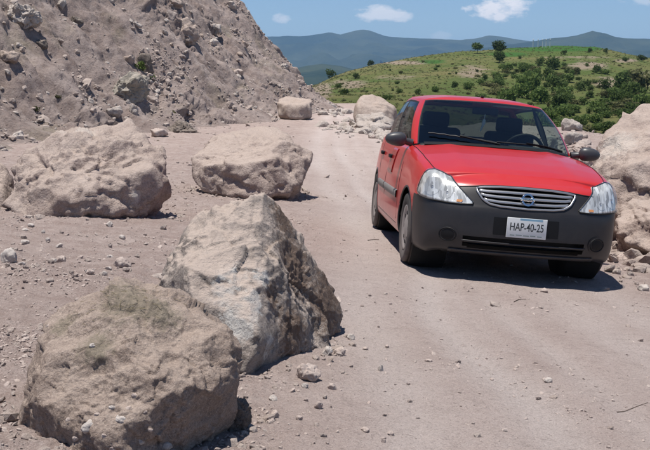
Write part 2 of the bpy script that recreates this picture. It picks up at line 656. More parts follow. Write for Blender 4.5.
# ------------------------------------------------------------------ ground: road, verges, out to the horizon
def build_ground():
    th = np.linspace(R(-48), R(48), 450)
    rr = np.concatenate([np.geomspace(1.0, 62, 520), np.geomspace(64, 16000, 50)])
    T, RR = np.meshgrid(th, rr)
    x = (RR * np.sin(T)).ravel()
    y = (RR * np.cos(T)).ravel() - .2
    z = H(x, y)
    r = np.hypot(x, y)
    P3 = np.stack([x, y, np.zeros_like(x)], 1)
    near = smooth(70, 40, r)
    # carriageway: centre line from the camera past the car, bending left behind the spur
    xc = np.interp(y, [0, 6, 10, 16, 24, 34, 44, 52, 60], [.75, .65, .75, .45, .15, .35, .55, -1.5, -7])
    d = x - xc + .25 * perlin(P3 * .3, 3)
    verge = np.clip(smooth(1.4, 2.2, d) + smooth(-.40, -1.25, d), 0, 1)
    tr = np.zeros_like(x)
    for off, wd, k in ((-.38, .20, .75), (.10, .14, .9), (1.12, .20, .95), (1.50, .18, .6), (.55, .10, .5), (.30, .07, .45)):
        o2 = d - off + .16 * perlin(P3 * .35 + off * 7, 9)
        tr = np.maximum(tr, k * np.exp(-(o2 / wd) ** 2) * (.45 + .9 * smooth(-.4, .4, perlin(P3 * .35 + off * 3, 10))))
    tr *= (1 - verge) * near
    z = z - .022 * tr
    # tread ridges and churned dust in the ruts
    al = y + .3 * d
    z = z + .004 * tr * np.sin(d * 95 + 4.0 * perlin(P3 * .9, 12)) * smooth(10, 4, y) * smooth(-.1, .3, perlin(P3 * .5, 14))
    amp = near * (.55 + 1.6 * verge)
    z = z + amp * (.030 * fbm(P3 * .7, 3, 1) + .013 * fbm(P3 * 3.1, 4, 2) + .006 * fbm(P3 * 13, 3, 4))
    z = z + amp * verge * (.016 * np.maximum(0, fbm(P3 * 6, 3, 5)) - .014 * chip(P3 * 7 + .1 * perlin(P3 * 5, 8)[:, None], 6) * smooth(0, .4, fbm(P3 * 1.1, 2, 7)))
    # loose hollows
    z = z - near * .010 * np.maximum(0, fbm(P3 * 4.2, 2, 22) - .25)
    o = mesh_np('ground', np.stack([x, y, z], 1), grid_faces(len(rr), len(th)), M['dirt'])
    tag(o, kind='structure')
    attr(o, 'track', tr)
    attr(o, 'verge', verge)
    attr(o, 'far', smooth(52, 75, r + 8 * perlin(P3 * .1, 30)))
    V = np.stack([x, y, z], 1)
    return o, V, (len(rr), len(th))


ground_o, GV, GS = build_ground()
_gth0, _gth1, _gn, _gr = R(-48), R(48), 450, 520


def Hs(x, y):
    """height of the built ground sheet (nearest vertex blend)"""
    r = math.hypot(x, y + .2)
    c = (math.atan2(x, y + .2) - _gth0) / (_gth1 - _gth0) * (_gn - 1)
    k = math.log(max(r, 1.0)) / math.log(62) * (_gr - 1)
    i, j = int(min(max(k, 0), _gr - 2)), int(min(max(c, 0), _gn - 2))
    a, b = min(max(k - i, 0), 1), min(max(c - j, 0), 1)
    Z = GV[:, 2].reshape(GS)
    return float((Z[i, j] * (1 - b) + Z[i, j + 1] * b) * (1 - a) + (Z[i + 1, j] * (1 - b) + Z[i + 1, j + 1] * b) * a)


# ------------------------------------------------------------------ the landslide slope on the left
TOE0 = np.array([-6.6, 19.0])
SD = np.array([.247, .969])           # along the toe
SU = np.array([-.969, .247])          # up-slope


def slope_profile(dist):
    d = np.maximum(dist, 0)
    h = .34 * d + .79 * (np.sqrt((d - 1.8) ** 2 + 1.2) + (d - 1.8)) * .5
    h = h - .79 * (math.sqrt(1.8 ** 2 + 1.2) - 1.8) * .5
    return np.where(dist > 0, h, .8 * dist)


def slope_xyz(s, w, rough=True):
    bend = .05 * np.maximum(s - 29, 0) ** 2 + .06 * np.maximum(s - 36, 0) ** 2 + .45 * np.sin(s * .23 + 1) * smooth(0, 6, s) - .03 * np.maximum(s - 8, 0)
    x = TOE0[0] + SD[0] * s + SU[0] * w
    y = TOE0[1] + SD[1] * s + SU[1] * w
    dist = w - bend
    z = Hbase(np.clip(x, -14, 6), np.clip(y, -30, 70)) - .10 + slope_profile(dist)
    P3 = np.stack([x, y, z], 1)
    if rough:
        m = smooth(-.4, 1.5, dist)
        big = fbm(P3 * .16, 3, 41)
        q = P3 + .35 * np.stack([perlin(P3 * .9, 51), perlin(P3 * .9, 52), perlin(P3 * .9, 53)], 1)
        patch = smooth(.08, .42, fbm(P3 * .26 + 9, 3, 44))
        g = .9 * big + .30 * fbm(P3 * .55, 3, 42) + .07 * fbm(P3 * 2.3, 4, 45, .6)
        g = g + (.02 + .22 * patch) * facet(q * .9, 61, .9, .9) + (.02 + .13 * patch) * facet(q * 2.1, 62, .9, .9)
        g = g + (.020 + .06 * patch) * facet(q * 5.2 + .2, 63, .9, 1.0)
        # gullies running straight down
        sw = np.stack([s * .55 + .5 * perlin(P3 * .2, 70), w * .08, 0 * s], 1)
        g = g - .75 * np.maximum(0, .20 - np.abs(perlin(sw, 71))) * 2.2
        # debris shelf: rougher patches of blocks between smooth earth chutes
        # undercut ledges of harder earth
        led = smooth(.10, .16, perlin(np.stack([s * .35, w * .9, 0 * s], 1) + .3 * q, 66)) * smooth(0, .4, perlin(P3 * .17 + 4, 67))
        g = (g + .28 * led) * m
        nx, nz = .66, .75
        x = x - SU[0] * nx * g
        y = y - SU[1] * nx * g
        z = z + nz * g
    return np.stack([x, y, z], 1), dist


def build_slope():
    s = np.linspace(-6, 44, 620)
    wv = np.concatenate([np.linspace(-1.2, 15, 400), np.linspace(15.08, 30, 90)])
    S, W = np.meshgrid(s, wv)
    P, dist = slope_xyz(S.ravel(), W.ravel())
    o = mesh_np('landslide_slope', P, grid_faces(len(wv), len(s)), M['slope'])
    tag(o, kind='structure')
    attr(o, 'along', S.ravel())
    return P, dist, (len(wv), len(s))


SLV, SLD, SLS = build_slope()
slope_bvh = None


def slope_tree():
    global slope_bvh
    if slope_bvh is None:
        q = SLV.reshape(SLS[0], SLS[1], 3)[::3, ::3]
        f = grid_faces(q.shape[0], q.shape[1])
        slope_bvh = BVHTree.FromPolygons([tuple(v) for v in q.reshape(-1, 3)], [tuple(int(k) for k in a) for a in f])
    return slope_bvh


def on_slope(px, py):
    d = RC @ np.array([(px - 325) / F, 1.0, -(py - 225) / F])
    hit = slope_tree().ray_cast(Vector(CAMP), Vector(d).normalized())
    if hit[0] is None:
        return None, None
    return np.array(hit[0]), (np.array(hit[0]) - CAMP) @ RC[:, 1]


# ------------------------------------------------------------------ the green hill across the gully
RIDGE_U = (np.array([200, 290, 318, 335, 350, 380, 400, 430, 460, 480, 510, 545, 590, 612, 632, 650, 720, 800]) - 325) / F
RIDGE_Y = np.array([96, 90, 84, 76, 71, 63.5, 60, 55.5, 52, 51, 48.5, 47, 47.5, 52, 57, 60, 66, 74])
HD0, HD1 = 62.0, 380.0


def hill_z(x, y):
    d = np.maximum(y, 5)
    u = x / d
    yr = np.interp(u, RIDGE_U, RIDGE_Y)
    t = np.clip((d - HD0) / (HD1 - HD0), 0, 1.3)
    # photo row as a smooth function of distance turns into a real height profile
    base = np.interp(u, [-.1, 0., .05, .12, .2, .28, .34], [112, 108, 118, 135, 150, 150, 140])
    yy = yr + (base - yr) * (1 - np.minimum(t, 1)) ** 1.55
    z = CAMZ - (yy - 75) / F * d
    ridge_d = HD1
    z = z - np.maximum(d - ridge_d, 0) * .16
    P3 = np.stack([x, y, 0 * x], 1)
    k = smooth(HD0, 130, d)
    z = z + k * (1.5 * fbm(P3 * .018, 3, 81) * smooth(HD1 + 40, 250, d) + .55 * fbm(P3 * .07, 4, 82)) - .6 * (1 - k)
    # gullies cut into the right flank
    z = z - k * 3.0 * np.maximum(0, .25 - np.abs(perlin(np.stack([x * .028, y * .007, 0 * x], 1), 83))) * 2 * smooth(.08, .2, u) * smooth(HD1, 260, d)
    return z


def build_hill():
    u = np.linspace(-.14, .48, 300)
    d = np.concatenate([np.geomspace(HD0 - 8, HD1, 250), np.linspace(HD1 + 4, HD1 + 260, 30)])
    U, D = np.meshgrid(u, d)
    x, y = (U * D).ravel(), D.ravel()
    z = hill_z(x, y)
    o = mesh_np('green_hill', np.stack([x, y, z], 1), grid_faces(len(d), len(u)), M['hill'])
    tag(o, kind='structure')
    px = 325 + F * x / y
    py = 75 - F * (z - CAMZ) / y

    def blob(cx, cy, a, b):
        return np.exp(-((px - cx) / a) ** 2 - ((py - cy) / b) ** 2)
    earth = np.maximum.reduce([blob(322, 90, 14, 9), blob(350, 84, 26, 6) * .8, blob(405, 63, 34, 2.2), blob(470, 72, 22, 9) * .75, blob(585, 66, 26, 5) * .9,
                               blob(622, 61, 14, 2.5), blob(604, 82, 20, 9) * .75, blob(640, 80, 22, 12) * .7, blob(575, 58, 40, 2) * .8, blob(395, 78, 30, 4) * .6])
    crop = np.maximum.reduce([blob(552, 49, 52, 3.2) * 1.3, blob(505, 55, 32, 3.5) * .8, blob(430, 62, 25, 4) * .7])
    attr(o, 'earth', earth)
    attr(o, 'crop', crop)


build_hill()


# ------------------------------------------------------------------ far mountain ridges
def mountain(name, D, pts, depth, seed, base_py=96):
    pu = (np.array([p[0] for p in pts]) - 325) / F
    pv = np.array([p[1] for p in pts], float)
    u = np.linspace(pu[0], pu[-1], 330)
    t = np.concatenate([np.linspace(0, 1, 70), np.linspace(1.02, 1.5, 12)])
    U, T = np.meshgrid(u, t)
    U, T = U.ravel(), T.ravel()
    d = D - depth * (1 - T)
    x, y = U * D * (.75 + .25 * d / D), d
    top = CAMZ + (75 - np.interp(U, pu, pv)) / F * D
    bot = CAMZ + (75 - base_py) / F * (D - depth)
    pr = np.where(T <= 1, .25 * T + .75 * T ** 1.9, np.maximum(0, 1 - (T - 1) * 1.9))
    z = bot + (top - bot) * pr
    P3 = np.stack([x, y, 0 * x], 1)
    k = np.sin(np.clip(T, 0, 1) * math.pi) ** .7
    A = (top - bot)
    z = z + k * A * (.55 * fbm(P3 * .0011, 5, seed, .55, True) - .16)
    z = z + .018 * A * fbm(P3 * .006, 4, seed + 5)
    o = mesh_np(name, np.stack([x, y, z], 1), grid_faces(len(t), len(u)), M['mountain'])
    tag(o, kind='structure')


mountain('mountain_ridge', 9000, [(-300, 36), (-120, 44), (60, 34), (200, 40), (292, 37), (308, 37), (320, 35.5), (330, 33.5), (340, 35.5), (350, 33), (362, 30.5), (372, 33), (384, 37), (400, 38.5),
                                  (420, 39.5), (440, 40), (460, 41), (476, 39), (486, 36.5), (498, 37.5), (512, 40), (540, 44), (600, 50), (700, 52), (1000, 46)], 3600, 91)
mountain('mountain_ridge', 6500, [(380, 60), (430, 56), (470, 50), (500, 46), (530, 42), (548, 39.5), (560, 38), (572, 36.5), (582, 34), (588, 32), (596, 33.5), (606, 37), (618, 39), (632, 39.5), (650, 40),
                                  (690, 37), (760, 44), (900, 36), (1050, 46)], 2600, 95, 92)
mountain('mountain_ridge', 4200, [(-300, 74), (200, 72), (290, 70), (306, 66), (322, 64), (340, 66), (356, 70), (400, 76), (480, 78)], 1500, 99, 92)


# ------------------------------------------------------------------ haze: the air between here and the mountains
def build_haze():
    bm = bmesh.new()
    bmesh.ops.create_cube(bm, size=1)
    n = NT('haze_air')
    n.t.nodes.remove(n.p)
    v = n.n('ShaderNodeVolumePrincipled')
    v.inputs['Color'].default_value = (.36, .62, 1.0, 1)
    v.inputs['Density'].default_value = 7.5e-5
    v.inputs['Anisotropy'].default_value = 0.0
    n.link(v.outputs[0], n.out.inputs['Volume'])
    o = bm_obj('haze', bm, n.m)
    top, bottom = 520.0, -420.0
    o.location = (0, 7500, (top + bottom) / 2)
    o.scale = (44000, 38000, top - bottom)
    tag(o, kind='stuff')


build_haze()


# ------------------------------------------------------------------ boulders
def hull_planes(pts):
    bm = bmesh.new()
    for p in pts:
        bm.verts.new(p)
    bmesh.ops.convex_hull(bm, input=bm.verts[:])
    bm.normal_update()
    pl = []
    c = np.mean(np.array(pts), 0)
    for f in bm.faces:
        n = np.array(f.normal)
        d = n @ np.array(f.verts[0].co)
        if n @ c > d:
            n, d = -n, -d
        pl.append((*n, d))
    bm.free()
    return np.array(pl)


def rock_shape(pts, level, seed, chips=40, round_k=26, rough=1.0, chipd=(.90, .99), center=None, fine=1.0):
    """star-shaped rock inside the convex hull of pts, chipped, with broken faces"""
    pts = np.array(pts, float)
    c = pts.mean(0) if center is None else np.array(center)
    size = (pts.max(0) - pts.min(0)).max()
    q = pts - c
    pl = hull_planes([tuple(p) for p in q])
    rg = np.random.default_rng(seed)
    ex = []
    for i in range(chips):
        n = rg.normal(size=3)
        n /= np.linalg.norm(n)
        ex.append((*n, (q @ n).max() * rg.uniform(*chipd)))
    if ex:
        pl = np.vstack([pl, np.array(ex)])
    D, Fc = ico(level)
    nd = D @ pl[:, :3].T
    inv = np.where(nd > 1e-6, nd / np.maximum(pl[:, 3], 1e-4), 0)         # 1 / r for every plane
    m = inv.max(1)
    r = 1.0 / (m * (np.exp(round_k * (inv / m[:, None] - 1)).sum(1)) ** (1.0 / round_k))
    P = D * r[:, None]
    s = size
    qn = P / s
    wq = qn + .05 * np.stack([perlin(qn * 5, seed + 1), perlin(qn * 5, seed + 2), perlin(qn * 5, seed + 3)], 1)
    an = np.array([1, 1.25, .8])
    disp = .045 * fbm(qn * 2.2 + seed, 3, seed, .5)
    disp = disp + .13 * chip(wq * 3.1 * an + seed * .37, seed + 5) + .040 * facet(wq * 4.2 + seed * .3, seed + 14, .8, .5)
    disp = disp + .060 * chip(wq * 7.3 * an + seed * .7, seed + 6) + .020 * facet(wq * 10 + seed * .7, seed + 15, .85, .6)
    if level >= 6:
        msk = smooth(-.15, .3, fbm(qn * 4 + 3, 2, seed + 8))
        disp0 = disp
        disp = disp + (.016 + .036 * msk) * chip(wq * 17, seed + 7) + (.010 + .018 * msk) * chip(qn * 41, seed + 9)
        disp = disp + (.003 + .008 * msk) * facet(wq * 24, seed + 10, .8, .8) + .0035 * fbm(qn * 45, 3, seed + 13, .65)
        disp = disp - .030 * smooth(.07, 0, np.abs(perlin(wq * 3.3, seed + 11))) * smooth(-.1, .3, perlin(qn * 2.1, seed + 12))
        disp = disp0 + fine * (disp - disp0)
    P = P + D * (disp * s * rough)[:, None]
    return P, Fc, c, s


def boulder(name, pts, mat, seed, label, level=6, cat='boulder', vein=None, moss=None, group=None, foot=.72, **kw):
    pts = np.array(pts, float)
    if foot:                                    # broad base bedded a little way into the earth
        c0 = pts.mean(0)
        low = np.unique(np.round(np.stack([c0[0] + (pts[:, 0] - c0[0]) * foot, c0[1] + (pts[:, 1] - c0[1]) * foot], 1), 3), axis=0)
        gz = np.array([float(H(a, b)) for a, b in low])
        pts = np.vstack([pts, np.column_stack([low, gz - .05 * np.ptp(pts[:, 2])])])
    P, Fc, c, s = rock_shape(pts, level, seed, **kw)
    base = c.copy()
    base[2] = c[2] + P[:, 2].min()
    off = np.array([0, 0, -P[:, 2].min()])
    o = mesh_np(name, P + off, Fc, M[mat] if isinstance(mat, str) else mat, loc=tuple(base))
    for nm, bl in (('vein', vein), ('moss', moss)):
        if bl is not None:
            W = P + c
            v = np.zeros(len(W))
            for (bp, br) in bl:
                v = np.maximum(v, np.exp(-(((W - bp) ** 2).sum(1)) / br ** 2))
            attr(o, nm, v)
    tag(o, label, cat, group)
    return o, P + c, Fc


# -- brown earthy boulder, nearest
A_pts = [pix(*p) for p in [(18, 452, 3.45), (16, 420, 3.55), (24, 362, 3.6), (42, 322, 3.62), (84, 293, 3.62), (132, 280, 3.60), (178, 287, 3.6), (210, 310, 3.58), (236, 342, 3.56), (243, 368, 3.55),
                           (237, 394, 3.5), (214, 434, 3.4), (205, 462, 3.36), (150, 480, 3.24), (60, 480, 3.24), (60, 410, 3.22), (150, 372, 3.24), (120, 440, 3.14), (196, 400, 3.28), (100, 336, 3.38), (180, 330, 3.4),
                           (30, 470, 3.4), (105, 296, 4.0), (180, 300, 4.0), (50, 335, 4.02), (222, 360, 3.95), (215, 412, 3.9), (30, 430, 4.0)]]
rockA, A_V, A_F = boulder('boulder', A_pts, 'clod', 11, 'big brown earthy boulder with embedded white pebbles and lichen, nearest the viewer', 7, chips=40, round_k=60, rough=.74, chipd=(.90, .99), foot=.8, fine=.55,
                          moss=[(pix(95, 345, 3.35), .10), (pix(60, 320, 3.5), .09), (pix(130, 300, 3.5), .16), (pix(160, 310, 3.5), .12)])

# -- pointed boulder in the middle
B_pts = [pix(*p) for p in [(252, 186, 5.0), (264, 186, 5.0), (275, 194, 5.05), (242, 374, 4.34), (228, 366, 4.36), (246, 318, 4.42), (194, 300, 4.42), (190, 268, 4.55), (232, 232, 4.74), (345, 312, 5.42), (343, 332, 5.36),
                           (312, 354, 4.95), (322, 272, 5.45), (292, 222, 5.28), (257, 340, 4.38), (256, 268, 4.62), (171, 258, 4.95), (160, 300, 4.82), (204, 220, 5.12), (230, 200, 5.12),
                           (214, 242, 5.7), (296, 266, 5.75), (330, 318, 5.75), (184, 300, 5.6), (262, 208, 5.45), (170, 330, 4.9)]]
rockB, B_V, B_F = boulder('boulder', B_pts, 'pointed', 23, 'pointed boulder with white mineral patches and a shaded right face, rising to a peak', 7, chips=6, round_k=260, rough=.46, chipd=(.97, .999), foot=.60,
                          vein=[(pix(236, 268, 4.5), .11), (pix(250, 300, 4.45), .10), (pix(238, 325, 4.4), .11), (pix(255, 345, 4.5), .10), (pix(225, 290, 4.45), .09), (pix(262, 280, 4.6), .07)],
                          moss=[(pix(298, 264, 5.0), .30), (pix(318, 312, 5.2), .30), (pix(282, 222, 5.08), .17), (pix(288, 332, 4.72), .20), (pix(332, 290, 5.3), .25), (pix(272, 296, 4.62), .11)])  # browner rock on the right face, its shade painted in as well

# -- middle-distance flat-topped boulder
C_pts = [pix(*p) for p in [(189, 178, 12.8), (191, 160, 13.0), (204, 144, 13.4), (234, 132, 13.8), (268, 127, 14.0), (290, 131, 13.9), (304, 148, 13.5), (310, 162, 13.2), (302, 182, 12.9), (282, 193, 12.5), (262, 197, 12.35),
                           (228, 197, 12.4), (200, 192, 12.6), (240, 164, 12.4), (200, 166, 12.6), (275, 160, 12.5), (210, 180, 14.2), (295, 175, 14.3)]]
boulder('boulder', C_pts, 'pink', 31, 'flat-topped pinkish boulder standing between the road and the pointed boulder', 6, chips=20, round_k=120, rough=.6, chipd=(.95, .998), vein=[(pix(240, 145, 33.2), .2)])

# -- big rounded boulder on the left
D_pts = [pix(*p) for p in [(10, 192, 9.7), (13, 166, 9.9), (30, 140, 10.1), (60, 126, 10.3), (100, 119, 10.4), (130, 121, 10.3), (152, 138, 10.1), (166, 164, 9.9), (170, 184, 9.8), (152, 197, 9.4), (120, 213, 9.2),
                           (80, 220, 9.1), (40, 224, 9.1), (18, 217, 9.3), (60, 170, 9.2), (30, 185, 9.2), (110, 165, 9.3), (90, 200, 9.0), (145, 172, 9.4), (70, 140, 9.7), (60, 190, 10.9), (130, 180, 10.8)]]
boulder('boulder', D_pts, 'pink', 45, 'large rounded pinkish boulder with cracks at the foot of the slope', 6, chips=34, round_k=70, rough=.8, chipd=(.90, .995), vein=[(pix(80, 130, 9.9), .22), (pix(138, 195, 9.3), .07)])
E_pts = [pix(*p) for p in [(-30, 170, 10.2), (-28, 218, 9.9), (-10, 160, 10.3), (8, 164, 10.3), (15, 180, 10.2), (16, 206, 10.0), (8, 218, 9.8), (-12, 220, 9.7), (0, 190, 9.7), (-10, 170, 10.9), (10, 190, 10.9)]]
boulder('boulder', E_pts, 'pink', 52, 'boulder cut off by the left edge beside the large rounded boulder', 5, chips=30, rough=.7, vein=[(pix(-5, 170, 10), .1)])

# -- the rock mass right of the car and the slab under it
Fp = [pix(*p) for p in [(588, 190, 11.4), (591, 164, 11.5), (604, 136, 11.8), (624, 112, 12.0), (642, 100, 12.1), (672, 96, 12.2), (720, 112, 12.2), (750, 160, 12.0), (755, 215, 11.5), (690, 235, 10.6), (640, 226, 10.7), (604, 214, 11.0),
                        (630, 170, 11.0), (660, 150, 11.1), (640, 205, 10.7), (612, 215, 12.8), (700, 160, 13.0), (640, 120, 12.8)]]
boulder('boulder', Fp, 'pink', 66, 'tall pale boulder cut off by the right edge, beside the car', 6, chips=12, round_k=150, rough=.5, chipd=(.96, .998), vein=[(pix(620, 150, 11.5), .3)])
Fs = [pix(*p) for p in [(612, 226, 9.75), (622, 210, 10.2), (660, 196, 10.5), (720, 205, 10.4), (735, 245, 9.6), (690, 262, 9.2), (640, 250, 9.35), (618, 240, 9.5), (640, 215, 9.7), (680, 220, 9.5), (640, 230, 10.8), (720, 230, 10.9)]]
boulder('boulder', Fs, 'pink', 71, 'low broken slab of rock at the right edge below the tall pale boulder', 6, chips=20, round_k=120, rough=.7, vein=[(pix(-600, 150, 11.5), .3)])

# -- far blocks by the bend
Gp = [pix(*p) for p in [(277, 103, 37), (280, 99, 37.6), (292, 97.5, 38), (306, 99, 38), (311, 102, 37.4), (311, 117, 37), (303, 119, 36.4), (288, 118, 36.3), (278, 115, 36.8), (285, 104, 36.4), (306, 104, 36.5), (282, 112, 38.3), (308, 112, 38.4)]]
boulder('boulder', Gp, 'tan', 75, 'squarish block with a pale flat top at the bend, left of the road', 5, chips=14, round_k=60, rough=.55, chipd=(.95, .995))
Hp = [pix(*p) for p in [(353, 118, 31), (354, 104, 31.2), (358, 96, 31.5), (368, 93.5, 31.8), (380, 95.5, 31.8), (391, 103, 31.5), (397, 112, 31.2), (398, 124, 31), (380, 126, 30.4), (356, 125, 30.5), (362, 108, 30.6), (385, 110, 30.7), (365, 115, 32.6), (392, 115, 32.6)]]
boulder('boulder', Hp, 'tan', 78, 'rounded tan boulder across the road from the squarish block, behind the car', 5, chips=24, round_k=60, rough=.5)
Hq = [pix(*p) for p in [(352, 124, 30.1), (356, 115, 30.4), (370, 112, 30.6), (388, 114, 30.6), (396, 120, 30.5), (392, 127, 29.9), (372, 128, 29.6), (358, 127, 29.8), (372, 120, 31.2)]]
boulder('boulder', Hq, 'palerock', 81, 'pale crumbled block lying against the rounded tan boulder', 5, chips=30, round_k=40, rough=1.1)


# -- individual smaller rocks, each given by the photo point it stands at
def small_rock(name, px, py, wpx, hpx, mat, seed, label, where='ground', cat='rock', group=None, level=4, rough=.9, rk=30):
    if where == 'ground':
        p, d = ground(px, py)
        p[2] = Hs(p[0], p[1])
    else:
        p, d = on_slope(px, py)
        if p is None:
            return None
    wd, ht = wpx / F * d, hpx / F * d
    rg = np.random.default_rng(seed)
    a = rg.normal(size=(16, 3))
    a /= np.linalg.norm(a, axis=1)[:, None]
    a *= np.array([wd / 2, wd / 2 * rg.uniform(.7, 1.0), ht * .62])
    rz = rg.uniform(0, 6.28)
    c = p + np.array([0, wd * .25, ht * .36])
    P, Fc, cc, s = rock_shape(a + c, level, seed, chips=8, round_k=rk, rough=rough, chipd=(.93, 1.0))
    # bring the silhouette to the intended size
    ext = P[:, 0].max() - P[:, 0].min()
    P = P * np.array([wd / ext, wd / ext, ht * 1.25 / max(1e-6, P[:, 2].max() - P[:, 2].min())])
    base = cc.copy()
    base[2] = cc[2] + P[:, 2].min()
    o = mesh_np(name, P - np.array([0, 0, P[:, 2].min()]), Fc, M[mat], loc=tuple(base), smooth_sh=(level > 3))
    tag(o, label, cat, group)
    return o


sd = 300
for (px, py, wp, hp, mat, lab, wh) in [
    (18, 24, 40, 22, 'palerock', 'large pale rock lodged high in the slope at the upper left', 'slope'),
    (187, 44, 24, 26, 'tan', 'tan angular rock perched high on the earth slope', 'slope'),
    (130, 101, 42, 30, 'outcrop', 'whitish grey rock outcrop with scrub in the middle of the slope', 'slope'),
    (145, 72, 17, 20, 'darkrock', 'dark rock above the whitish outcrop with scrub', 'slope'),
    (8, 62, 20, 12, 'tan', 'tan rock at the left edge of the slope below the large pale rock', 'slope'),
    (113, 116, 19, 12, 'palerock', 'small pale slab on the slope just above the rounded boulder', 'slope'),
    (134, 114, 10, 10, 'palerock', 'pale stone beside the small slab above the rounded boulder', 'slope'),
    (183, 137, 34, 18, 'darkrock', 'dark low rock at the slope foot right of the rounded boulder', 'slope'),
    (158, 137, 18, 9, 'pebble', 'flat grey stone at the slope foot beside the dark low rock', 'ground'),
    (17, 139, 13, 9, 'pebble_white', 'white stone lying just above left of the rounded boulder', 'slope'),
    (215, 32, 13, 9, 'palerock', 'pale stone right of the tan perched rock', 'slope'),
    (214, 47, 9, 9, 'pebble_white', 'small white stone below right of the tan perched rock', 'slope'),
    (175, 8, 17, 12, 'tan', 'tan stone at the top of the slope above the perched rock', 'slope'),
    (40, 48, 16, 9, 'darkrock', 'dark clod on the upper left of the slope', 'slope'),
    (75, 24, 14, 9, 'darkrock', 'dark clod near the top of the slope', 'slope'),
    (232, 8, 12, 8, 'palerock', 'pale stone near the skyline of the slope', 'slope'),
    (238, 76, 11, 7, 'pebble', 'grey stone low on the right part of the slope', 'slope'),
    (8, 264, 17, 15, 'pebble_white', 'cream round stone on the verge at the left edge', 'ground'),
    (60, 262, 11, 7, 'pebble', 'angular grey stone on the verge right of the cream round stone', 'ground'),
    (24, 246, 9, 5, 'pebble_white', 'small white stone below the large rounded boulder', 'ground'),
    (121, 269, 19, 10, 'pebble', 'flat brown stone on the verge behind the nearest boulder', 'ground'),
    (90, 278, 9, 6, 'pebble', 'small dark pebble left of the flat brown stone', 'ground'),
    (309, 382, 25, 17, 'pebble', 'flat brown stone on the road edge in front of the pointed boulder', 'ground'),
    (327, 355, 11, 8, 'pebble_white', 'white pebble touching the foot of the pointed boulder', 'ground'),
    (340, 354, 13, 7, 'pebble', 'tan pebble next to the white pebble at the pointed boulder', 'ground'),
    (381, 369, 6, 7, 'pebble_white', 'lone pale pebble on the road right of the pointed boulder', 'ground'),
    (319, 408, 9, 8, 'pebble', 'pale pebble below the flat brown stone near the road edge', 'ground'),
    (332, 389, 9, 6, 'pebble', 'small pebble right of the flat brown stone near the road edge', 'ground'),
    (305, 389, 8, 5, 'pebble_white', 'tiny white pebble under the flat brown stone', 'ground'),
    (273, 397, 9, 6, 'pebble_white', 'white pebble left of the flat brown stone near the road edge', 'ground'),
    (351, 337, 8, 6, 'pebble_white', 'white pebble right of the foot of the pointed boulder', 'ground'),
    (273, 418, 10, 8, 'pebble', 'grey pebble on the verge in front of the nearest boulder', 'ground'),
    (237, 432, 30, 34, 'darkrock', 'dark stone in the shadow at the right foot of the nearest boulder', 'ground'),
    (549, 382, 9, 5, 'pebble_white', 'pale pebble on the road below the right wheel', 'ground'),
    (545, 291, 8, 4, 'pebble', 'small stone on the road just in front of the car', 'ground'),
    (573, 131, 22, 12, 'palerock', 'pale rock behind the right side of the car', 'ground'),
    (588, 168, 17, 12, 'pebble', 'pinkish rock between the right mirror and the tall boulder', 'ground'),
    (575, 146, 20, 14, 'palerock', 'white rock just above the right mirror', 'ground'),
    (550, 170, 24, 34, 'palerock', 'grey rock seen through the side glass of the car', 'ground'),
    (352, 126, 7, 4, 'darkrock', 'dark stone at the left foot of the pale crumbled block', 'ground'),
    (364, 134, 6, 4, 'pebble_white', 'white stone on the road behind the left mirror', 'ground'),
    (373, 138, 7, 4, 'pebble', 'grey stone on the road near the left mirror', 'ground'),
    (636, 246, 22, 10, 'pebble', 'flat stone at the right edge below the broken slab', 'ground'),
    (624, 262, 14, 7, 'pebble', 'small stone at the right edge beside the right wheel', 'ground'),
    (645, 290, 12, 6, 'pebble_white', 'pale stone on the verge at the right edge', 'ground'),
]:
    sd += 7
    small_rock('rock' if max(wp, hp) > 14 else 'stone', px, py, wp, hp, mat, sd, lab, wh, cat='rock' if max(wp, hp) > 14 else 'stone', rough=1.25 if wh == 'slope' else .9, rk=60 if wh == 'slope' else 30, level=6 if max(wp, hp) > 30 else 5 if max(wp, hp) > 22 else 4 if max(wp, hp) > 14 else 3)

# rocks that nothing tells apart
for i in range(46):
    px, py = rng.uniform(0, 300), rng.uniform(2, 118)
    p, d = on_slope(px, py)
    if p is None:
        continue
    sd += 3
    s_ = float(np.clip(rng.lognormal(1.85, .35), 4.5, 12))
    small_rock('rock', px, py, s_, s_ * rng.uniform(.55, .9), ['rubble', 'palerock', 'tan', 'rubble'][i % 4], sd, 'loose rock in the debris on the %s part of the landslide slope' % ('upper left' if px < 130 and py < 60 else 'lower left' if px < 130 else 'upper right' if py < 60 else 'lower right'), 'slope', 'rock', 'loose rocks on the landslide slope', 3)
for i in range(60):
    px = rng.uniform(0, 190) if i % 3 else rng.uniform(250, 400)
    py = rng.uniform(226, 300) if i % 3 else rng.uniform(340, 450)
    if (px < 250 and py > 280 and px > 10) or (150 < px < 350 and 180 < py < 380):
        continue
    sd += 3
    small_rock('stone', px, py, rng.uniform(4, 8), rng.uniform(3, 5), ['pebble', 'pebble_white', 'rubble'][i % 3], sd, 'small loose stone on the dirt verge %s' % ('below the large rounded boulder' if px < 200 else 'in front of the pointed boulder'), 'ground', 'stone', 'small loose stones on the verge', 2)

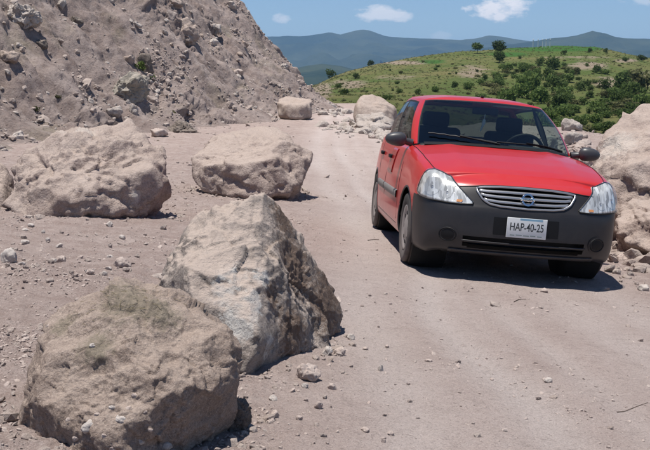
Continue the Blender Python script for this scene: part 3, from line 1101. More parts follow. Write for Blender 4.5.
# pebbles set into the nearest boulder: parts of it
bvhA = BVHTree.FromPolygons([tuple(v) for v in A_V[:]], [tuple(int(k) for k in f) for f in A_F])
for i, (px, py, sz) in enumerate([(88, 427, 17), (122, 421, 15), (135, 396, 8), (112, 408, 9), (104, 436, 8), (140, 441, 10), (76, 438, 9), (128, 409, 7), (97, 415, 7), (165, 447, 13), (150, 430, 6), (68, 420, 7), (112, 448, 9), (145, 412, 6), (48, 326, 5), (92, 346, 8)]):
    dv = RC @ np.array([(px - 325) / F, 1.0, -(py - 225) / F])
    hit = bvhA.ray_cast(Vector(CAMP), Vector(dv).normalized())
    if hit[0] is None:
        continue
    h = np.array(hit[0])
    s_ = sz / F * 3.2 / 2
    D_, F_ = ico(4)
    rgp = np.random.default_rng(i + 900)
    P_ = D_ * s_ * np.array([1, .8, .72]) * (1 + .35 * fbm(D_ * 1.3 + i * 5, 3, 5))[:, None]
    o = mesh_np('pebble', P_, F_, M['pebble_white' if i in (0, 1, 3, 5, 9, 15) else 'pebble'], rockA)
    o.location = tuple(h - np.array(rockA.location) + np.array([0, .55 * s_, -.15 * s_]))
    o.rotation_euler = tuple(rgp.uniform(-.5, .5, 3))


# ------------------------------------------------------------------ loose gravel and rubble (uncountable)
def scatter(name, pts, sizes, mat, seed, level=1, flat=.65, label=None):
    rg = np.random.default_rng(seed)
    D_, F_ = ico(level)
    nv = len(D_)
    tv = []
    for k in range(10):
        P = D_ * (1 + .55 * perlin(D_ * 1.1 + k * 9.7, k + 5) + .3 * perlin(D_ * 2.3 + k * 3.1, k + 50))[:, None]
        tv.append(P)
    tv = np.array(tv)
    n = len(pts)
    k = rg.integers(0, 10, n)
    a = rg.uniform(0, 2 * np.pi, n)
    sx, sy, sz = sizes * rg.uniform(.8, 1.35, n), sizes * rg.uniform(.6, 1.1, n), sizes * flat * rg.uniform(.6, 1.2, n)
    Vb = tv[k]
    tl = rg.normal(0, .3, (n, 2))
    X, Y, Z = Vb[:, :, 0] * sx[:, None], Vb[:, :, 1] * sy[:, None], Vb[:, :, 2] * sz[:, None]
    Z = Z + tl[:, :1] * X + tl[:, 1:] * Y
    ca, sa = np.cos(a)[:, None], np.sin(a)[:, None]
    V = np.stack([X * ca - Y * sa + pts[:, 0:1], X * sa + Y * ca + pts[:, 1:2], Z + pts[:, 2:3] + (sz * .25)[:, None]], 2).reshape(-1, 3)
    Fc = (F_[None] + (np.arange(n) * nv)[:, None, None]).reshape(-1, 3)
    o = mesh_np(name, V, Fc, M[mat], smooth_sh=False)
    tag(o, label, kind='stuff')
    return o


def ground_pts(n, seed, dens):
    """random points on the sheet, accepted by a density function of x, y"""
    rg = np.random.default_rng(seed)
    res = []
    while len(res) < n:
        r = np.exp(rg.uniform(np.log(2.4), np.log(42), 4000))
        t = rg.uniform(R(-24), R(24), 4000)
        x, y = r * np.sin(t), r * np.cos(t)
        keep = rg.uniform(0, 1, 4000) < dens(x, y)
        for a, b in zip(x[keep], y[keep]):
            res.append((a, b, Hs(a, b)))
            if len(res) >= n:
                break
    return np.array(res)


def dens_verge(x, y):
    xc = np.interp(y, [0, 6, 10, 16, 24, 34, 44], [.75, .65, .75, .45, .15, .35, .55])
    d = x - xc
    v = np.clip(smooth(-.7, -1.6, d) + smooth(1.5, 2.2, d), 0, 1)
    cl = smooth(-.1, .35, fbm(np.stack([x, y, 0 * x], 1) * .8, 3, 17))
    return (.16 + .84 * v) * (.15 + .85 * cl)


g1 = ground_pts(21000, 5, dens_verge)
scatter('gravel', g1, np.clip(np.random.default_rng(1).lognormal(-5.25, .5, len(g1)), .002, .022), 'pebble', 11, 1)
g2 = ground_pts(2600, 6, dens_verge)
d2 = np.hypot(g2[:, 0], g2[:, 1])
scatter('gravel', g2, np.clip(np.random.default_rng(2).lognormal(-4.55, .5, len(g2)) * (.6 + d2 / 14), .005, .07), 'rubble', 12, 1)


def slope_pts(n, seed, smin, smax, wmax, dens=None):
    rg = np.random.default_rng(seed)
    res = []
    V = SLV.reshape(SLS[0], SLS[1], 3)
    Dd = SLD.reshape(SLS)
    while len(res) < n:
        i, j = rg.integers(0, SLS[0] - 60, 3000), rg.integers(0, SLS[1], 3000)
        P, dd = V[i, j], Dd[i, j]
        ok = (dd > -.3) & (dd < wmax)
        pr = np.exp(-np.maximum(dd, 0) / 9) * (.05 + .95 * smooth(.08, .40, fbm(P * np.array([.45, .45, .15]), 3, 33)))
        ok &= rg.uniform(0, 1, 3000) < pr
        res.extend(P[ok])
    return np.array(res[:n])


s1 = slope_pts(8000, 21, 0, 0, 24)
scatter('rubble', s1, np.clip(np.random.default_rng(3).lognormal(-3.45, .55, len(s1)), .015, .17), 'rubble', 13, 1, .75)
s2 = slope_pts(2600, 22, 0, 0, 16)
scatter('rubble', s2, np.clip(np.random.default_rng(4).lognormal(-3.3, .55, len(s2)), .02, .18), 'palerock', 14, 1, .75)


# heap of broken stones along the right edge and at the far bend
def heap(n, seed, boxes, mat, s0):
    rg = np.random.default_rng(seed)
    P = []
    for i in range(n):
        px, py, a, b = boxes[i % len(boxes)]
        p, d = ground(rg.normal(px, a), rg.normal(py, b))
        p[2] = Hs(p[0], p[1])
        P.append(p)
    P = np.array(P)
    scatter('rubble', P, np.clip(rg.lognormal(math.log(s0), .6, n), .008, .28), mat, seed, 2, .75)


heap(420, 31, [(575, 150, 14, 6), (600, 205, 8, 14), (622, 240, 14, 10), (640, 262, 12, 10), (560, 142, 12, 4)], 'rubble', .035)
heap(260, 32, [(375, 130, 14, 4), (395, 140, 8, 6), (345, 128, 12, 3), (330, 112, 12, 2)], 'palerock', .07)


# broken grit lying round the foot of the boulders
def skirt(n, seed, rocks):
    rg = np.random.default_rng(seed)
    P, S = [], []
    for o in rocks:
        bb = np.array([v[:] for v in o.bound_box])
        cx, cy = o.location[0] + bb[:, 0].mean(), o.location[1] + bb[:, 1].mean()
        rx, ry = np.ptp(bb[:, 0]) / 2, np.ptp(bb[:, 1]) / 2
        for i in range(n):
            a = rg.uniform(0, 6.28)
            k = 1 + abs(rg.normal(0, .22)) - .16
            x, y = cx + rx * k * math.cos(a), cy + ry * k * math.sin(a)
            P.append((x, y, Hs(x, y)))
            S.append(min(.05, rg.lognormal(-4.6, .6)) * (.8 + .5 * rx))
    scatter('gravel', np.array(P), np.array(S), 'rubble', seed, 1, .7)


skirt(170, 41, [o for o in bpy.data.objects if o.name.startswith('boulder') and 2 < o.location[1] < 16])


# ------------------------------------------------------------------ vegetation
def on_hill(px, py):
    ds = np.geomspace(HD0, HD1 + 60, 260)
    dirn = RC @ np.array([(px - 325) / F, 1.0, -(py - 225) / F])
    Pt = CAMP + ds[:, None] * dirn
    below = Pt[:, 2] < hill_z(Pt[:, 0], Pt[:, 1])
    if not below.any():
        k = int(np.argmin(np.abs(Pt[:, 1] - HD1)))
    else:
        k = int(np.argmax(below))
    p = Pt[k].copy()
    p[2] = hill_z(p[:1], p[1:2])[0]
    return p, ds[k]


def crown_np(nleaf, seed, lobes=6, leaf=.16, flat=.8, spread=.55):
    """leaf-sized faces through a lobed volume of unit radius, base at z = 0"""
    rg = np.random.default_rng(seed)
    lc = rg.normal(0, 1, (lobes, 3))
    lc /= np.linalg.norm(lc, axis=1)[:, None]
    lc = lc * rg.uniform(.2, spread, (lobes, 1))
    lr = rg.uniform(.32, .58, lobes)
    k = rg.integers(0, lobes, nleaf)
    d = rg.normal(0, 1, (nleaf, 3))
    d /= np.linalg.norm(d, axis=1)[:, None]
    r = lr[k] * rg.uniform(.35, 1.08, nleaf) ** .5
    C = lc[k] + d * r[:, None]
    C[:, 2] *= flat
    C[:, 2] -= C[:, 2].min()
    a = rg.normal(0, 1, (nleaf, 3))
    a /= np.linalg.norm(a, axis=1)[:, None]
    b = np.cross(a, d + .3 * rg.normal(0, 1, (nleaf, 3)))
    b /= np.maximum(np.linalg.norm(b, axis=1), 1e-6)[:, None]
    s = leaf * rg.uniform(.6, 1.3, (nleaf, 1))
    V = np.stack([C - a * s, C + b * s * .55, C + a * s, C - b * s * .55], 1).reshape(-1, 3)
    return V, np.arange(nleaf * 4).reshape(-1, 4)


def mesh_data(name, V, Fc, mat):
    o = mesh_np(name, V, Fc, mat, smooth_sh=False)
    me = o.data
    bpy.data.objects.remove(o)
    return me


SHR = [mesh_data('shrub', *crown_np(420, 500 + k, 7, .13, (.75, .95, .65)[k % 3]), M[('leaf', 'leaf_dark', 'leaf_olive')[k % 3]]) for k in range(9)]


def shrub(px, py, rpx, kind, label, group=None, hk=1.0):
    p, d = on_hill(px, py)
    o = bpy.data.objects.new('shrub', SHR[kind])
    o.location = (p[0], p[1], p[2] - .1)
    r = rpx / F * d
    o.scale = (r, r, r * hk)
    o.rotation_euler = (0, 0, random.uniform(0, 6.28))
    link(o)
    tag(o, label, 'shrub', group)
    return o


for (px, py, r, k, lb) in [
    (331, 77, 7, 1, 'dark bushy shrub beside the end of the landslide slope'),
    (356, 79, 4.5, 1, 'round dark shrub alone on the brown grass left of the hill'),
    (338, 88, 5, 0, 'green shrub on the bank just right of the landslide slope'),
    (345, 95, 6, 1, 'dark shrub just behind the tan boulder by the road'),
    (371, 65, 5, 1, 'dark shrub on the skyline of the hill left of the car roof'),
    (388, 100, 7, 0, 'green shrub right behind the tan boulder by the road'),
    (400, 93, 5, 0, 'green shrub on the slope above the tan boulder'),
    (418, 95, 5, 4, 'small dark shrub above the left edge of the car roof'),
    (436, 92, 6, 0, 'green shrub close above the left half of the car roof'),
    (455, 88, 5, 1, 'dark shrub on the slope above the middle of the car roof'),
    (469, 90, 7, 0, 'spiky green shrub above the middle of the car roof'),
    (485, 81, 5, 1, 'dark shrub on the open grass below the ridge trees'),
    (524, 72, 8, 0, 'large green shrub right of the dark ridge tree'),
    (542, 63, 5, 3, 'green shrub at the foot of the crop field'),
    (564, 55, 4, 1, 'small dark shrub on the skyline in the crop field'),
    (590, 53, 3.5, 1, 'small shrub on the skyline at the right end of the crop field'),
    (606, 54, 3.5, 4, 'dark dot of a shrub on the skyline right of the crop field'),
    (625, 61, 5, 0, 'green shrub on the right shoulder of the ridge'),
    (597, 74, 6, 1, 'tall dark shrub on the eroded right flank'),
    (586, 86, 7, 0, 'broad green shrub in the gully of the right flank'),
    (628, 80, 7, 1, 'dark shrub near the right edge on the eroded flank'),
    (640, 97, 9, 0, 'broad shrub above the tall pale boulder at the right'),
    (619, 100, 8, 1, 'dark shrub just left of the top of the tall pale boulder'),
]:
    shrub(px, py, r, k, lb, hk=random.uniform(.9, 1.25))

rgt = np.random.default_rng(77)
n_ = 0
thick = {0: [], 1: [], 2: []}
while n_ < 285:
    px, py = rgt.uniform(480, 660), rgt.uniform(62, 150)
    lim = np.interp(px, [480, 500, 530, 560, 600, 660], [84, 72, 64, 64, 84, 96])
    if py < lim and rgt.uniform() > .10:
        continue
    r = rgt.lognormal(1.85, .35) * np.interp(py, [60, 90, 140], [.7, 1.1, 1.4])
    kd, hk = int(rgt.choice([0, 1, 0, 3, 4, 3, 6, 7, 2, 8, 5])), rgt.uniform(.5, 1.2)
    n_ += 1
    if 505 < px < 612 and py > lim + 8:
        p, d = on_hill(px, py)
        r = r / F * d
        a = rgt.uniform(0, 6.28)
        sv = np.empty(len(SHR[kd].vertices) * 3, dtype=np.float32)
        SHR[kd].vertices.foreach_get('co', sv)
        sv = sv.reshape(-1, 3) * np.array([r, r, r * hk])
        sv = np.stack([sv[:, 0] * math.cos(a) - sv[:, 1] * math.sin(a), sv[:, 0] * math.sin(a) + sv[:, 1] * math.cos(a), sv[:, 2]], 1) + p - np.array([0, 0, .1])
        thick[kd % 3].append(sv)
        continue
    zone = 'left fringe' if px < 520 else 'upper fringe' if px < 585 and py < lim + 12 else 'right fringe'
    shrub(px, py, r, kd, 'leafy shrub on the %s of the gully thicket behind the car' % zone, 'shrubs on the fringe of the gully thicket', hk)
for kd in range(3):
    if thick[kd]:
        V = np.vstack(thick[kd])
        tag(mesh_np('thicket', V, np.arange(len(V)).reshape(-1, 4), M[('leaf', 'leaf_dark', 'leaf_olive')[kd]], smooth_sh=False), kind='stuff')
for i in range(75):
    px, py = rgt.uniform(340, 650), rgt.uniform(58, 104)
    if px < 390 and py < 78:
        continue
    shrub(px, py, rgt.uniform(1.5, 3.6), int(rgt.choice([0, 1, 2, 3, 5, 8])), 'small scattered shrub on the %s' % ('left grassy flank of the hill' if px < 430 else 'open grass above the car roof' if px < 520 else 'grass under the crop field' if py < 72 else 'eroded right flank of the hill'), 'small shrubs scattered on the hillside', rgt.uniform(.7, 1.2))


def scrub_stuff():
    rg = np.random.default_rng(99)
    Vs, Fs, k0 = [], [], 0
    base = [crown_np(14, 900 + k, 3, .36, .7) for k in range(6)]
    nn = 5800
    dd = np.sqrt(rg.uniform(85 ** 2, HD1 ** 2, nn))
    xx = rg.uniform(-.02, .46, nn) * dd
    zz_ = hill_z(xx, dd)
    for i in range(nn):
        x, y, z = xx[i], dd[i], zz_[i]
        V, Fc = base[i % 6]
        s = rg.uniform(.18, .5)
        Vs.append(V * np.array([s, s, s * .8]) + np.array([x, y, z - .05]))
        Fs.append(Fc + k0)
        k0 += len(V)
    o = mesh_np('scrub', np.vstack(Vs), np.vstack(Fs), M['leaf_olive'], smooth_sh=False)
    tag(o, kind='stuff')


scrub_stuff()


def tree(px, py, hpx, wpx, label, seed, leafmat, flat=.6, lobes=7, bare=.35):
    p, d = on_hill(px, py)
    h, r = hpx / F * d, wpx / F * d / 2
    root = bpy.data.objects.new('tree', None)
    root.location = tuple(p - np.array([0, 0, .1]))
    link(root)
    tag(root, label, 'tree')
    rg = np.random.default_rng(seed)
    V, Fc = crown_np(900, seed, lobes, .11, flat, .75)
    V = V * np.array([r, r, 1]) * np.array([1, 1, h * (1 - bare) / V[:, 2].max()]) + np.array([0, 0, h * bare])
    mesh_np('crown', V, Fc, M[leafmat], root, False)
    bm = bmesh.new()

    def limb(a, b, r0, r1):
        a, b = Vector(a), Vector(b)
        t = (b - a).normalized()
        u = t.orthogonal().normalized()
        v = t.cross(u)
        ra = [bm.verts.new(a + (u * math.cos(k * 1.047) + v * math.sin(k * 1.047)) * r0) for k in range(6)]
        rb = [bm.verts.new(b + (u * math.cos(k * 1.047) + v * math.sin(k * 1.047)) * r1) for k in range(6)]
        for k in range(6):
            bm.faces.new([ra[k], ra[(k + 1) % 6], rb[(k + 1) % 6], rb[k]])
    top = (rg.normal(0, .05 * h), rg.normal(0, .05 * h), h * (bare + .15))
    limb((0, 0, -.2), top, .035 * h, .022 * h)
    for k in range(6):
        a = rg.uniform(0, 6.28)
        limb(top, (r * .6 * math.cos(a), r * .6 * math.sin(a), h * rg.uniform(bare + .25, .9)), .018 * h, .007 * h)
    bm_obj('trunk', bm, M['bark'], root, True)


tree(477, 54, 12, 17, 'dark flat-crowned tree, left of the pair on the hill ridge', 1201, 'leaf_dark', .5)
tree(497, 57, 17, 20, 'tall dark tree, right of the pair on the hill ridge', 1202, 'leaf_dark', .6)
tree(500, 63, 13, 14, 'round dark tree just below the pair on the ridge', 1203, 'leaf_dark', .9, 5, .12)
tree(642, 62, 8, 11, 'dark tree on the skyline at the right edge', 1204, 'leaf_dark', .6, 6, .2)

# pale posts standing on the crop field's skyline
for px in (533, 538, 542.5, 546, 550):
    p, d = on_hill(px, 47.6)
    bm = bmesh.new()
    h = 8.5 / F * d
    bmesh.ops.create_cone(bm, cap_ends=True, segments=8, radius1=.16, radius2=.12, depth=h)
    bmesh.ops.translate(bm, vec=(0, 0, h / 2 - .2), verts=bm.verts)
    bmesh.ops.create_cone(bm, cap_ends=True, segments=8, radius1=.22, radius2=.02, depth=.2, matrix=Matrix.Translation((0, 0, h - .1)))
    o = bm_obj('post', bm, K_WHITE if 'K_WHITE' in globals() else plain('post_paint', (.62, .62, .60), .7))
    o.location = tuple(p)
    tag(o, 'pale slender post in the row on the skyline above the crop field', 'post', 'pale posts on the ridge')


# weeds growing on the slope by the whitish outcrop, and a few dry tufts
def weed(px, py, rpx, seed, label, mat='leaf', where='slope'):
    p, d = on_slope(px, py) if where == 'slope' else ground(px, py)
    if p is None:
        return
    V, Fc = crown_np(160, seed, 4, .16, .8)
    r = rpx / F * d
    o = mesh_np('weed', V * r, Fc, M[mat], smooth_sh=False, loc=tuple(p - np.array([0, 0, .08])))
    tag(o, label, 'weed')


weed(140, 68, 9, 1301, 'green weeds growing above the whitish outcrop on the slope')
weed(152, 78, 6, 1302, 'dark green weeds right of the whitish outcrop on the slope', 'leaf_dark')
weed(174, 112, 4, 1303, 'small olive weed low on the slope above the dark low rock', 'leaf_olive')
weed(35, 108, 6, 1304, 'dry olive tuft on the slope above the rounded boulder', 'leaf_olive')
weed(58, 96, 5, 1305, 'dry olive tuft in the middle of the left slope', 'leaf_olive')
weed(156, 141, 4, 1306, 'small weed at the slope foot beside the dark low rock', 'leaf_olive', 'ground')


# dry grass stems lying on the nearest boulder: too fine to count
def stems_on_A():
    rg = np.random.default_rng(5)
    V, Fc = [], []
    for i in range(70):
        px, py = rg.normal(128, 34), rg.normal(301, 13)
        dv = RC @ np.array([(px - 325) / F, 1.0, -(py - 225) / F])
        hh = bvhA.ray_cast(Vector(CAMP), Vector(dv).normalized())
        if hh[0] is None:
            continue
        h = np.array(hh[0])
        n = np.array(hh[1])
        a = rg.uniform(0, 6.28)
        t = np.array([math.cos(a), math.sin(a) * .6, rg.normal(0, .25)])
        t -= n * (t @ n)
        t /= np.linalg.norm(t)
        ln = rg.uniform(.01, .032)
        b = np.cross(n, t) * .0007
        p = [h + n * .002, h + t * ln * .5 + n * rg.uniform(.002, .006), h + t * ln + n * rg.uniform(.001, .005)]
        k = len(V)
        for q in p:
            V += [q - b, q + b]
        Fc += [(k, k + 1, k + 3, k + 2), (k + 2, k + 3, k + 5, k + 4)]
    o = mesh_np('dry_stems', np.array(V), np.array(Fc), plain('dry_stem', (.22, .18, .11), .9, spec=.1), smooth_sh=False)
    tag(o, kind='stuff')


stems_on_A()


def twig(pxs, label, rad=.0018):
    P = []
    for (a, b) in pxs:
        p, d = ground(a, b)
        P.append(np.array([p[0], p[1], Hs(p[0], p[1]) + rad * 1.4]))
    bm = bmesh.new()
    rings = []
    for i, p in enumerate(P):
        r = rad * (1 - .5 * i / len(P))
        t = Vector(P[min(i + 1, len(P) - 1)] - P[max(i - 1, 0)]).normalized()
        u = t.orthogonal().normalized()
        v = t.cross(u)
        rings.append([bm.verts.new(Vector(p) + (u * math.cos(k * 1.2566) + v * math.sin(k * 1.2566)) * r) for k in range(5)])
    for a, b in zip(rings, rings[1:]):
        for k in range(5):
            bm.faces.new([a[k], a[(k + 1) % 5], b[(k + 1) % 5], b[k]])
    o = bm_obj('twig', bm, M['bark'])
    tag(o, label, 'twig')


twig([(617, 412), (624, 410.5), (632, 408.5), (640, 406), (648, 403)], 'thin dry twig on the road near the lower right edge')
twig([(514, 303), (519, 300.5), (526, 300)], 'short dry twig on the road in front of the car', .0028)
twig([(368, 240), (374, 239), (379, 239.5)], 'short twig on the road left of the front wheel', .004)


# ------------------------------------------------------------------ the car
def paint_mat(name, col, rough, dust, metal=0.0, coat=.0, spec=.5, dust_z=.75, inner=False):
    n = NT(name)
    p = n.obj()
    z = n.n('ShaderNodeSeparateXYZ')
    n.link(p, z.inputs[0])
    low = n.ramp(z.outputs['Z'], [(.12, 1.), (dust_z, .12)])
    dn = n.ramp(n.noise(p, 5.5, 7, .7, .4), [(.30, .25), (.72, 1.)])
    f = n.math('MULTIPLY', n.math('MULTIPLY', low, dn), dust)
    c = n.mix(f, col, (.36, .295, .265))
    r = n.math('ADD', n.math('MULTIPLY', f, .5), rough, clamp=True)
    if inner:
        c = n.mix(n.n('ShaderNodeNewGeometry').outputs['Backfacing'], c, (.03, .03, .032))
    return n.done(c, r, Metallic=metal, Coat_Weight=coat, Coat_Roughness=.08, Specular_IOR_Level=spec)


def glass_mat(name, tint, gloss=.08):
    n = NT(name)
    n.t.nodes.remove(n.p)
    tr = n.n('ShaderNodeBsdfTransparent')
    tr.inputs[0].default_value = (*tint, 1)
    gl = n.n('ShaderNodeBsdfGlossy')
    gl.inputs['Roughness'].default_value = .02
    gl.inputs[0].default_value = (.95, .97, 1, 1)
    fr = n.n('ShaderNodeLayerWeight')
    fr.inputs[0].default_value = .5
    mx = n.n('ShaderNodeMixShader')
    n.link(n.math('ADD', n.math('MULTIPLY', n.math('POWER', fr.outputs['Facing'], 5.0), .6), gloss, clamp=True), mx.inputs[0])
    n.link(tr.outputs[0], mx.inputs[1])
    n.link(gl.outputs[0], mx.inputs[2])
    n.link(mx.outputs[0], n.out.inputs[0])
    return n.m


def lamp_mat():
    n = NT('headlight_housing')
    p = n.obj()
    wv = n.n('ShaderNodeTexWave', wave_type='BANDS', bands_direction='Y')
    n.link(p, wv.inputs['Vector'])
    wv.inputs['Scale'].default_value = 22
    wv.inputs['Distortion'].default_value = 1.5
    cell = n.voro(n.mapping(p, (18, 55, 14)), 1.0, 'F1', 1.0, 'Color')
    sp = n.n('ShaderNodeSeparateColor')
    n.link(cell, sp.inputs[0])
    c = n.mix(n.ramp(sp.outputs[0], [(.1, 0.), (.9, 1.)]), (.38, .37, .35), (.90, .89, .86))
    return n.done(c, .25, n.bump(sp.outputs[1], .25, .006), Metallic=.3)


K = dict(
    red=paint_mat('red_paint', (.48, .010, .009), .34, .50, coat=.5, dust_z=.60, inner=True),
    bumper=paint_mat('grey_bumper_plastic', (.016, .016, .018), .40, .10, spec=.4),
    black=plain('black_plastic', (.008, .008, .009), .6, spec=.25),
    mirror=plain('mirror_housing_plastic', (.05, .05, .053), .42),
    seal=plain('rubber_seal', (.008, .008, .008), .55),
    glass=glass_mat('windscreen_glass', (.66, .76, .72), .075),
    sideglass=glass_mat('side_glass', (.60, .68, .65), .04),
    rearglass=glass_mat('rear_glass', (.13, .17, .16), .04),
    lens=glass_mat('headlight_lens', (.97, .98, .98), .10),
    reflector=plain('headlight_reflector', (.80, .82, .84), .22, .85),
    lampwhite=lamp_mat(),
    amber=plain('amber_indicator', (.75, .30, .08), .3),
    chrome=plain('satin_grey_trim', (.42, .42, .43), .3, .75),
    chrome2=plain('bright_chrome', (.75, .75, .76), .12, 1.0),
    trim=paint_mat('side_moulding', (.16, .155, .15), .5, .4),
    tyre=paint_mat('tyre_rubber', (.018, .018, .018), .75, .45, dust_z=.5),
    rim=paint_mat('wheel_cover', (.30, .29, .28), .42, .7, metal=.4),
    plate=plain('plate_white', (.70, .71, .70), .4),
    plateblue=plain('plate_blue_band', (.25, .45, .58), .4),
    platetxt=plain('plate_lettering', (.03, .035, .04), .45),
    plategreen=plain('plate_small_print', (.22, .26, .25), .45),
    cloth=plain('seat_cloth', (.022, .023, .026), .9, spec=.2),
    dash=plain('dashboard', (.018, .018, .019), .7),
    redcloth=plain('red_cloth', (.55, .03, .03), .8),
    paleitem=plain('pale_cloth', (.55, .58, .58), .8),
    taillight=plain('tail_light', (.35, .01, .01), .2),
    under=plain('underbody', (.012, .012, .012), .9),
)


def cmr(pts, n, par=None):
    """Catmull-Rom through pts; par: parameter values (default index)"""
    pts = np.array(pts, float)
    m = len(pts)
    t = np.linspace(0, m - 1, n) if par is None else np.asarray(par)
    i = np.clip(np.floor(t).astype(int), 0, m - 2)
    f = (t - i)[:, None]
    g = lambda k: pts[np.clip(k, 0, m - 1)]
    p0, p1, p2, p3 = g(i - 1), g(i), g(i + 1), g(i + 2)
    p0 = np.where((i == 0)[:, None], 2 * p1 - p2, p0)
    p3 = np.where((i + 2 > m - 1)[:, None], 2 * p2 - p1, p3)
    return .5 * ((2 * p1) + (-p0 + p2) * f + (2 * p0 - 5 * p1 + 4 * p2 - p3) * f ** 2 + (-p0 + 3 * p1 - 3 * p2 + p3) * f ** 3)


def interp(x, xs, ys):
    return np.interp(x, xs, ys)


OUT = [(.785, -.001), (.778, .25), (.750, .45), (.690, .60), (.585, .715), (.43, .775), (.2, .80), (0, .81), (-.5, .815), (-1.2, .818), (-1.9, .815), (-2.47, .803), (-2.9, .77), (-3.15, .71), (-3.28, .58), (-3.35, .35), (-3.37, .0)]
NU, NV = 300, 64
_o = cmr(OUT, 3000)
_o[0, 1] = 0
_l = np.concatenate([[0], np.cumsum(np.linalg.norm(np.diff(_o, axis=0), axis=1))])
_t = np.linspace(0, _l[-1], NU)
ox, oy = np.interp(_t, _l, _o[:, 0]), np.interp(_t, _l, _o[:, 1])
tx, ty = np.gradient(ox), np.gradient(oy)
tl = np.hypot(tx, ty)
nx, ny = ty / tl, -tx / tl
nx[0], ny[0], nx[-1], ny[-1] = 1, 0, -1, 0
FRONT = np.array([(.10, .20), (.045, .215), (.018, .255), (.0, .33), (.0, .42), (.006, .50), (.018, .545), (.034, .575), (.058, .62), (.082, .662), (.108, .700), (.132, .722), (.165, .740), (.20, .754)])
SIDE = np.array([(.06, .17), (.025, .20), (.008, .26), (.0, .35), (.0, .45), (.0, .53), (.002, .58), (.006, .63), (.014, .70), (.026, .77), (.042, .84), (.058, .885), (.082, .915), (.115, .932)])
REAR = np.array([(.08, .24), (.03, .26), (.01, .32), (.0, .40), (.0, .48), (.01, .54), (.03, .58), (.04, .63), (.05, .70), (.06, .77), (.075, .84), (.09, .90), (.11, .94), (.15, .965)])
pv = np.linspace(0, 13, NV)
FR, SI, RE = cmr(FRONT, NV, pv), cmr(SIDE, NV, pv), cmr(REAR, NV, pv)
ZTX = [-3.4, -3.0, -2.6, -2.0, -1.2, -.6, -.35, 0, .25, .45, .6, .8]
ZTZ = [.985, .985, .975, .955, .940, .935, .922, .884, .842, .800, .768, .754]
zt = np.interp(ox, ZTX, ZTZ)
wf = smooth(.30, .92, nx)
wr = smooth(.30, .92, -nx)
ws = 1 - wf - wr
ins = FR[:, :1] * wf + SI[:, :1] * ws + RE[:, :1] * wr
zz_s = np.where(SI[:, 1:] > .58, .58 + (SI[:, 1:] - .58) * (zt - .58) / (.932 - .58), SI[:, 1:] + 0 * zt)
zz = FR[:, 1:] * wf + zz_s * ws + RE[:, 1:] * wr
SX, SY = ox - nx * ins, oy - ny * ins
SY[:, 0] = 0
SY[:, -1] = 0
side = np.stack([SX, SY, zz], 2)                       # (NV, NU, 3), y >= 0
full = np.concatenate([(side * np.array([1, -1, 1]))[:, :0:-1], side], 1)   # rear(-y) .. front .. rear(+y)
NF = full.shape[1]

# cap rows (hood and boot lid) from the top edge
edge = side[-1]
ZCX = [-3.4, -3.2, -2.95, -2.6, -.75, -.42, -.2, 0, .2, .4, .5, .585]
ZCZ = [.985, 1.005, 1.012, 1.01, 1.0, .988, .958, .925, .886, .836, .802, .754]
NT_ = 41


def cap(sel):
    e = edge[sel]
    t = np.linspace(-1, 1, NT_)
    zc = np.interp(e[:, 0], ZCX, ZCZ)
    X = e[:, 0:1] + 0 * t
    Y = e[:, 1:2] * t
    Z = e[:, 2:3] + np.maximum(zc - e[:, 2], 0)[:, None] * (1 - np.abs(t) ** 3.0)
    # two soft creases in the bonnet
    Z = Z + .006 * np.exp(-((np.abs(Y) - .42) / .05) ** 2) * smooth(.52, .3, X) * smooth(-.6, -.3, X)
    return np.stack([X, Y, Z], 2)


hood_sel = np.where((ox > -.62))[0]
boot_sel = np.where((ox < -2.55))[0]
hoodG, bootG = cap(hood_sel), cap(boot_sel)

# whole shell: for normals and for projecting details on it
V_all = [full.reshape(-1, 3), hoodG.reshape(-1, 3), bootG.reshape(-1, 3)]
F_side = grid_faces(NV, NF)
F_hood = grid_faces(*hoodG.shape[:2])
F_boot = grid_faces(*bootG.shape[:2])
o1, o2 = len(V_all[0]), len(V_all[0]) + len(V_all[1])
VA = np.vstack(V_all)
FA = np.vstack([F_side, F_hood + o1, F_boot + o2])


def vnormals(V, Fc):
    d1, d2 = V[Fc[:, 2]] - V[Fc[:, 0]], V[Fc[:, 3]] - V[Fc[:, 1]]
    fn = np.cross(d1, d2)
    vn = np.zeros_like(V)
    for k in range(4):
        np.add.at(vn, Fc[:, k], fn)
    return vn


def orient(V, Fc):
    c = V[Fc].mean(1)
    d1, d2 = V[Fc[:, 2]] - V[Fc[:, 0]], V[Fc[:, 3]] - V[Fc[:, 1]]
    fn = np.cross(d1, d2)
    ref = c - np.stack([np.clip(c[:, 0], -2.6, .1), 0 * c[:, 0], np.full(len(c), .5)], 1)
    flip = (fn * ref).sum(1) < 0
    Fc = Fc.copy()
    Fc[flip] = Fc[flip][:, ::-1]
    return Fc


FA = orient(VA, FA)
# weld normals at coincident points so that panels shade as one surface
key = np.round(VA * 2000).astype(np.int64)
_, inv = np.unique(key, axis=0, return_inverse=True)
inv = inv.ravel()
vn = vnormals(VA, FA)
acc = np.zeros((inv.max() + 1, 3))
np.add.at(acc, inv, vn)
VN = acc[inv]
VN /= np.maximum(np.linalg.norm(VN, axis=1), 1e-9)[:, None]
car_bvh = BVHTree.FromPolygons([tuple(v) for v in VA], [tuple(int(k) for k in f) for f in FA])

